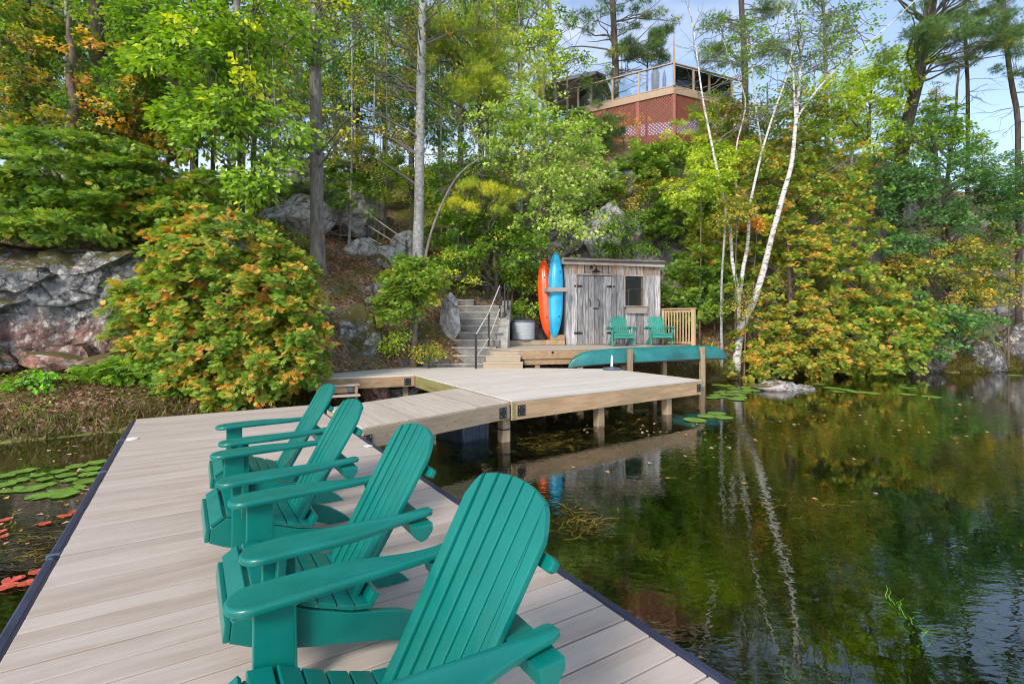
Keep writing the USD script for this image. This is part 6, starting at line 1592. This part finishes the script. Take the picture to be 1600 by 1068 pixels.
# --- the wood behind: slender trees, copies of four kinds
protos = []
for k, (mt, kind, sz, bk) in enumerate([('lf_mid', 'broad', .17, 'bark_grey'), ('lf_rusty', 'lobed', .18, 'bark_dark'), ('lf_dark', 'lobed', .18, 'bark_dark'), ('lf_yellowgreen', 'broad', .17, 'bark_pale')]):
    P_ = Plant('forest_tree', ['slender mid green leafy tree', 'slender rusty and green leafy tree', 'slender dark green leafy tree', 'slender yellow green leafy tree'][k] + ' in the wood on the hill', 'tree', 200 + k, ['mid green', 'rusty', 'dark green', 'yellow green'][k] + ' trees in the wood on the hill')
    P_.trunk([(0, 0, -.4), (.1, 0, 3), (.0, .15, 6.5), (.15, .1, 10.5)], .13, .04)
    P_.crown([(0, 0, 7.6, 1.7, 1.7, 2.6), (.9, .3, 5.4, 1.3, 1.3, 1.3), (-.9, -.2, 4.6, 1.2, 1.2, 1.1), (.2, .1, 9.6, 1.2, 1.2, 1.5), (.3, -.8, 3.2, 1.1, 1.0, .9)], 150, 34, kind, sz, mt, rc=(.3, .55), limbs=34, shell=.55)
    P_.dead(10, 2, 6, 1.4, .1, .014)
    protos.append(P_.build(bk, base=(0, 0, 0)))
fr_ = np.random.default_rng(77)
spots_ = []
for px, d in ((-40, 16), (20, 19), (75, 17.5), (130, 21), (185, 18.5), (245, 20.5), (300, 18), (330, 23), (400, 20), (430, 24.5), (470, 21.5), (520, 25), (560, 22.5), (600, 26), (640, 22), (690, 25), (720, 21.8), (770, 24.5), (810, 22.5), (60, 25), (210, 26), (360, 28), (500, 29), (660, 30), (760, 29),
              (1330, 27), (1400, 26), (1460, 28), (1535, 27), (1600, 24.5), (1240, 27), (-110, 15), (-180, 17), (-90, 22)):
    x = (px - 800) / 800 * d; s_ = fr_.uniform(.75, 1.12)
    if px > 1200: s_ *= .55
    spots_.append((x, d, s_))
for i, (x, y, s_) in enumerate(spots_):
    z_ = T(x, y); k = i % 4 if i < 4 else int(fr_.integers(4)); a_ = fr_.uniform(0, 6.28)
    if i < 4:
        place(protos[i], (x, y, z_), a_, (s_, s_, s_))
    else:
        dup(protos[k], (x, y, z_), a_, (s_, s_, s_ * fr_.uniform(.9, 1.15)))

# --- ground cover over the hill: one mass
r = np.random.default_rng(55)
n = 2300
gxr, gyr = r.uniform(-17, 21, n), r.uniform(9, 30, n)
gzr = T(gxr, gyr)
keep = (gzr > .75)
ppx = 800 + gxr / gyr * 800; ppy = HY - (gzr - CAM_H) / gyr * 800
clear = (ppx > 480) & (ppx < 690) & (ppy > 330) & (ppy < 600)             # the open leaf-litter slope and stair
clear |= (ppx > 650) & (ppx < 1130) & (ppy > 380)
clear |= (ppx < 240) & (ppy > 350)
clear |= (ppx > 900) & (ppx < 1100) & (ppy < 240)
keep &= ~clear | (r.random(n) < .05)
gxr, gyr, gzr = gxr[keep], gyr[keep], gzr[keep]
cc = np.column_stack([gxr, gyr, gzr + .12]); oo = unit(np.column_stack([r.normal(size=(len(cc), 2)) * .4, np.ones(len(cc))]))
for nm, lab, mt, kind, sz, sel in (('ground_cover', 'low green undergrowth covering the wooded hill', 'lf_mid', 'broad', .13, r.random(len(cc)) < .6), ('undergrowth', 'rusty and gold low undergrowth on the wooded hill', 'lf_rusty', 'broad', .12, None)):
    if sel is None:
        sel = ~prev
    prev = sel
    v, f, t = clump_leaves(r, cc[sel], r.uniform(.3, .6, sel.sum()), 46, kind, sz, oo[sel], .55, .15, .55)
    solo(nm, (v, f), M[mt], lab, 'undergrowth', kind='stuff', tint=t)

# ------------------------------------------------------------------ litter, bank grass, pond plants
r = np.random.default_rng(91)
def scatter(n, cond, x0, x1, y0, y1):
    x, y = r.uniform(x0, x1, n), r.uniform(y0, y1, n); z = T(x, y)
    px, py = 800 + x / y * 800, HY - (z - CAM_H) / y * 800
    k = cond(x, y, z, px, py)
    return np.column_stack([x, y, z])[k]


c = scatter(120000, lambda x, y, z, px, py: (z > .12) & (((px > 470) & (px < 720) & (py > 330) & (py < 600)) | ((px < 480) & (py > 470)) | ((px > 780) & (px < 1180) & (py > 440) & (z > .9))), -14, 9, 8, 19.5)
c = c[:24000]; c[:, 2] += .015
v, f, k = leaves(c, r.normal(size=(len(c), 3)) * [1, 1, .25], np.array([0, 0, 1.0]) + r.normal(size=(len(c), 3)) * .35, r.uniform(.05, .11, len(c)), 'broad')
solo('leaf_litter', (v, f), M['litter'], 'brown and tan fallen leaves lying on the slope and bank', 'fallen leaves', kind='stuff', tint=np.repeat(r.random(len(c)) ** .8, k))
c = scatter(60000, lambda x, y, z, px, py: (z > -.02) & (z < 1.0) & (px < 520) & (py > 560), -14, -3, 7.5, 13)
c = c[:9500]
v, f, k = leaves(c - Z * .02, np.array([0, 0, 1.0]) + r.normal(size=(len(c), 3)) * [.55, .55, .1] + [.1, -.25, 0], r.normal(size=(len(c), 3)), np.where(c[:, 2] < .3, 1.8, 1.0) * r.uniform(.08, .2, len(c)), 'blade')
solo('bank_grass', (v, f), M['grass'], 'dry tan and green grass on the left bank of the lake', 'grass', kind='stuff', tint=np.repeat(np.clip(r.normal(.42, .3, len(c)), 0, 1), k))
c = scatter(9000, lambda x, y, z, px, py: (z > .1) & (z < 1.0) & (px < 500) & (py > 540), -14, -3, 7.5, 13)[:110]
v, f, t = clump_leaves(r, c + Z * .08, r.uniform(.08, .2, len(c)), 14, 'broad', .075, np.tile(Z, (len(c), 1)), .6, .2, .5)
solo('bank_plants', (v, f), M['lf_bright'], 'small green plants growing through the bank grass', 'plants', kind='stuff', tint=t)
c = scatter(40000, lambda x, y, z, px, py: (z > -.05) & (z < .5) & (px > 1090), 5, 24, 15.5, 23)[:900]
v, f, t = clump_leaves(r, c + Z * .05, r.uniform(.15, .35, len(c)), 12, 'blade', .3, np.tile(Z, (len(c), 1)), .6, .1, .5)
solo('shore_grass', (v, f), M['grass'], 'tangled dry grass and roots along the right waterline', 'grass', kind='stuff', tint=t)


def pad_mesh(n=18, seed=0):
    q = np.random.default_rng(seed); a = np.linspace(.16, 2 * math.pi - .16, n)
    rr_ = 1 + q.normal(size=n) * .03
    top = np.column_stack([rr_ * np.cos(a), rr_ * np.sin(a), .012 + .02 * np.abs(np.sin(a * 2 + seed))])
    top = np.vstack([[.06, 0, .01], top]); bot = top - [0, 0, .012]
    f = [(0, i, i + 1) for i in range(1, n)] + [(n + 1, n + 1 + i + 1, n + 1 + i) for i in range(1, n)]
    m_ = n + 1
    ring = list(range(m_))
    for i in range(m_):
        j = (i + 1) % m_
        f += [(i, i + m_, j + m_), (i, j + m_, j)]
    return top_join(top, bot), np.array(f)


def top_join(a, b):
    return np.vstack([a, b])


def pads(name, label, group, mt, spots, seed):
    q = np.random.default_rng(seed)
    src = thing(name, label, 'lily pad', group)
    part(src, 'leaf_blade', pad_mesh(seed=seed), M[mt])
    part(src, 'stalk', tube(np.array([(0.05, 0, 0), (.1, .05, -.12), (.1, .2, -.4)]) , .03, 5), M['pad_green'], True)
    for i, (px, py, rad) in enumerate(spots):
        p = G(px, py, 0.004 + .0012 * (i % 7)); a = q.uniform(0, 6.28); s = (rad, rad, .35)
        if i == 0:
            place(src, p, a, s)
        else:
            dup(src, p, a, s)
    return src


q = np.random.default_rng(5)
left = [(152, 722), (120, 728), (138, 741), (92, 736), (60, 742), (30, 750), (8, 743), (75, 757), (108, 750), (50, 763), (20, 765), (85, 768), (118, 762), (100, 772), (62, 775), (134, 752), (8, 757), (40, 735), (142, 733), (70, 748), (104, 742), (26, 738)]
pads('lily_pad', 'round green lily pad in the patch left of the floating dock', 'green lily pads left of the dock', 'pad_green', [(a, b, q.uniform(.08, .13)) for a, b in left], 3)
red = [(60, 893), (30, 903), (42, 911), (12, 916), (68, 902), (18, 906), (118, 800), (124, 798), (102, 806), (6, 838), (70, 818), (8, 812), (2, 830)]
pads('red_lily_pad', 'reddish lily pad floating beside the near left edge of the dock', 'red lily pads left of the dock', 'pad_red', [(a, b, q.uniform(.035, .06)) for a, b in red], 4)
right = [(1105 + q.uniform(0, 75), 601 + q.uniform(0, 24), q.uniform(.10, .2)) for _ in range(26)] + [(x, y, q.uniform(.14, .24)) for x, y in ((1310, 612), (1322, 609), (1340, 612), (1360, 614), (1418, 606), (1418, 616), (1456, 620), (1300, 606), (1280, 600), (1585, 586), (1120, 646), (1105, 650), (1085, 656), (1130, 652))]
pads('lily_pad', 'small green lily pad in the shallows near the canoe and flat rock', 'lily pads near the canoe and flat rock', 'pad_green', right, 6)


def weed_mat(label, px, py, wpx, hpx, n, seed, zr=(-.03, .006), tsh=0.0):
    q = np.random.default_rng(seed)
    a = q.normal(size=(n, 2)) * .42
    pts = np.array([G(px + u_ * wpx, py + v_ * hpx, 0.0) for u_, v_ in a])
    pts[:, 2] = q.uniform(*zr, n)
    ax = np.column_stack([q.normal(size=(n, 2)) + [.9, .3], q.normal(size=n) * .02])
    v, f, k = leaves(pts, ax, np.array([0, 0, 1.0]) + q.normal(size=(n, 3)) * .2, q.uniform(.07, .24, n), 'strand')
    v[:, 2] = np.clip(v[:, 2], -.12, .006)
    solo('pond_weed', (v, f), M['weed'], label, 'pond weed', kind='stuff', tint=np.repeat(np.clip(q.random(n) + tsh, 0, 1), k))


for k, (lab, px, py, w, h, n) in enumerate([
        ('olive weed mat floating in front of the platform posts', 960, 660, 170, 26, 420), ('yellow weed patch beside the gangway post', 855, 690, 90, 22, 360), ('long weed strands in front of the umbrella base reflection', 1060, 735, 60, 30, 60),
        ('yellow weed beside the back of the nearest chair', 905, 815, 60, 30, 200), ('weed patch under the right end of the platform', 1030, 640, 130, 14, 260), ('weed raft in the reflection of the turning cedars', 1330, 660, 230, 34, 420),
        ('thin weed line in the middle of the lake', 1240, 790, 110, 12, 70), ('weed clump at the right side of the lake', 1480, 655, 150, 26, 240), ('weed patch beside the lily pads near the flat rock', 1160, 680, 90, 40, 170),
        ('brown weed under the red lily pads on the left', 60, 850, 120, 50, 300), ('weed fringe along the left bank', 110, 700, 170, 26, 160)]):
    weed_mat(lab, px, py, w, h, int(n * 3.2), 400 + k)
wp = thing('water_plant', 'feathery green water plant rising near the bottom right corner', 'water plant', loc=G(1440, 1010, -.02))
for k, (ox, oy, L_) in enumerate(((1440, 1030, 1.0), (1405, 1000, .5), (1400, 940, .5))):
    a_ = G(ox, oy, -.03); b_ = G(ox - (55, -40, 60)[k], oy - (95, 30, -8)[k], -.015)
    sp = spline([a_, (a_ + b_) / 2 + [.06, .0, .01], b_], 26)
    part(wp, 'stem', tube(sp, .008, 5), M['weed'], True)
    if k == 0:
        cc_ = np.repeat(sp, 16, 0) + r.normal(size=(26 * 16, 3)) * [.01, .01, .004]
        v, f, kk = leaves(cc_, r.normal(size=(len(cc_), 3)) * [1, 1, .15], np.tile(Z, (len(cc_), 1)) + r.normal(size=(len(cc_), 3)) * .2, .11, 'strand')
        part(wp, 'fronds', (v, f), M['fern'], kind='stuff', tint=np.repeat(r.random(len(cc_)) * .5, kk))
# submerged weed beds on the bottom
n = 9000
x, y = r.uniform(-1, 11, n), r.uniform(1.5, 14, n); pz = T(x, y)
den = meshkit.fbm(np.column_stack([x * .55, y * .55, 0 * x]), 3, 8)
k_ = (den > .44) & (pz < -.25) & ((x - 0) * .847 + (y - 0) * .5315 > 2.0)
b_ = np.column_stack([x, y, np.maximum(pz + .2, r.uniform(-.95, -.22, n))])[k_][:2600]
v, f, t = clump_leaves(r, b_, r.uniform(.12, .34, len(b_)), 14, 'spray', .15, unit(r.normal(size=(len(b_), 3)) * [1, 1, .3]), .8, .1)
v[:, 2] = np.minimum(v[:, 2], -.06)
solo('submerged_weed', (v, f), M['lf_mid'], 'dark green weed beds seen through the lake water', 'pond weed', kind='stuff', tint=t)
# leaves afloat
c = []
for px0, px1, py0, py1, n in ((770, 1090, 625, 680, 90), (1080, 1560, 600, 700, 90), (820, 1200, 700, 800, 8), (0, 190, 690, 850, 60), (1100, 1500, 700, 800, 4)):
    c += [G(r.uniform(px0, px1), r.uniform(py0, py1), .008) for _ in range(n)]
c = np.array(c)
v, f, k = leaves(c, r.normal(size=(len(c), 3)) * [1, 1, .05], np.tile(Z, (len(c), 1)) + r.normal(size=(len(c), 3)) * .12, r.uniform(.04, .09, len(c)), 'broad')
v[:, 2] = np.maximum(v[:, 2], .005)
solo('floating_leaves', (v, f), M['float_leaf'], 'small yellow and pale fallen leaves floating on the lake', 'fallen leaves', kind='stuff', tint=np.repeat(r.random(len(c)), k))

# ------------------------------------------------------------------ things built in place get their base as origin
for prim in stage.GetPrimAtPath('/World').GetChildren():
    if not prim.IsA(UsdGeom.Xform) or prim.HasAuthoredReferences() or prim.GetName() == 'Looks':
        continue
    ops = UsdGeom.Xformable(prim).GetOrderedXformOps()
    if not ops or tuple(ops[0].Get()) != (0.0, 0.0, 0.0):
        continue
    ms = [UsdGeom.Mesh(q) for q in Usd.PrimRange(prim) if q.IsA(UsdGeom.Mesh)]
    if not ms:
        continue
    pts_ = [np.array(m_.GetPointsAttr().Get()) for m_ in ms]
    lo_, hi_ = np.min([p.min(0) for p in pts_], axis=0), np.max([p.max(0) for p in pts_], axis=0)
    b = np.array([(lo_[0] + hi_[0]) / 2, (lo_[1] + hi_[1]) / 2, lo_[2]])
    for m_, p in zip(ms, pts_):
        m_.GetPointsAttr().Set(Vt.Vec3fArray.FromNumpy((p - b).astype(np.float32)))
    ops[0].Set(Gf.Vec3d(*map(float, b)))
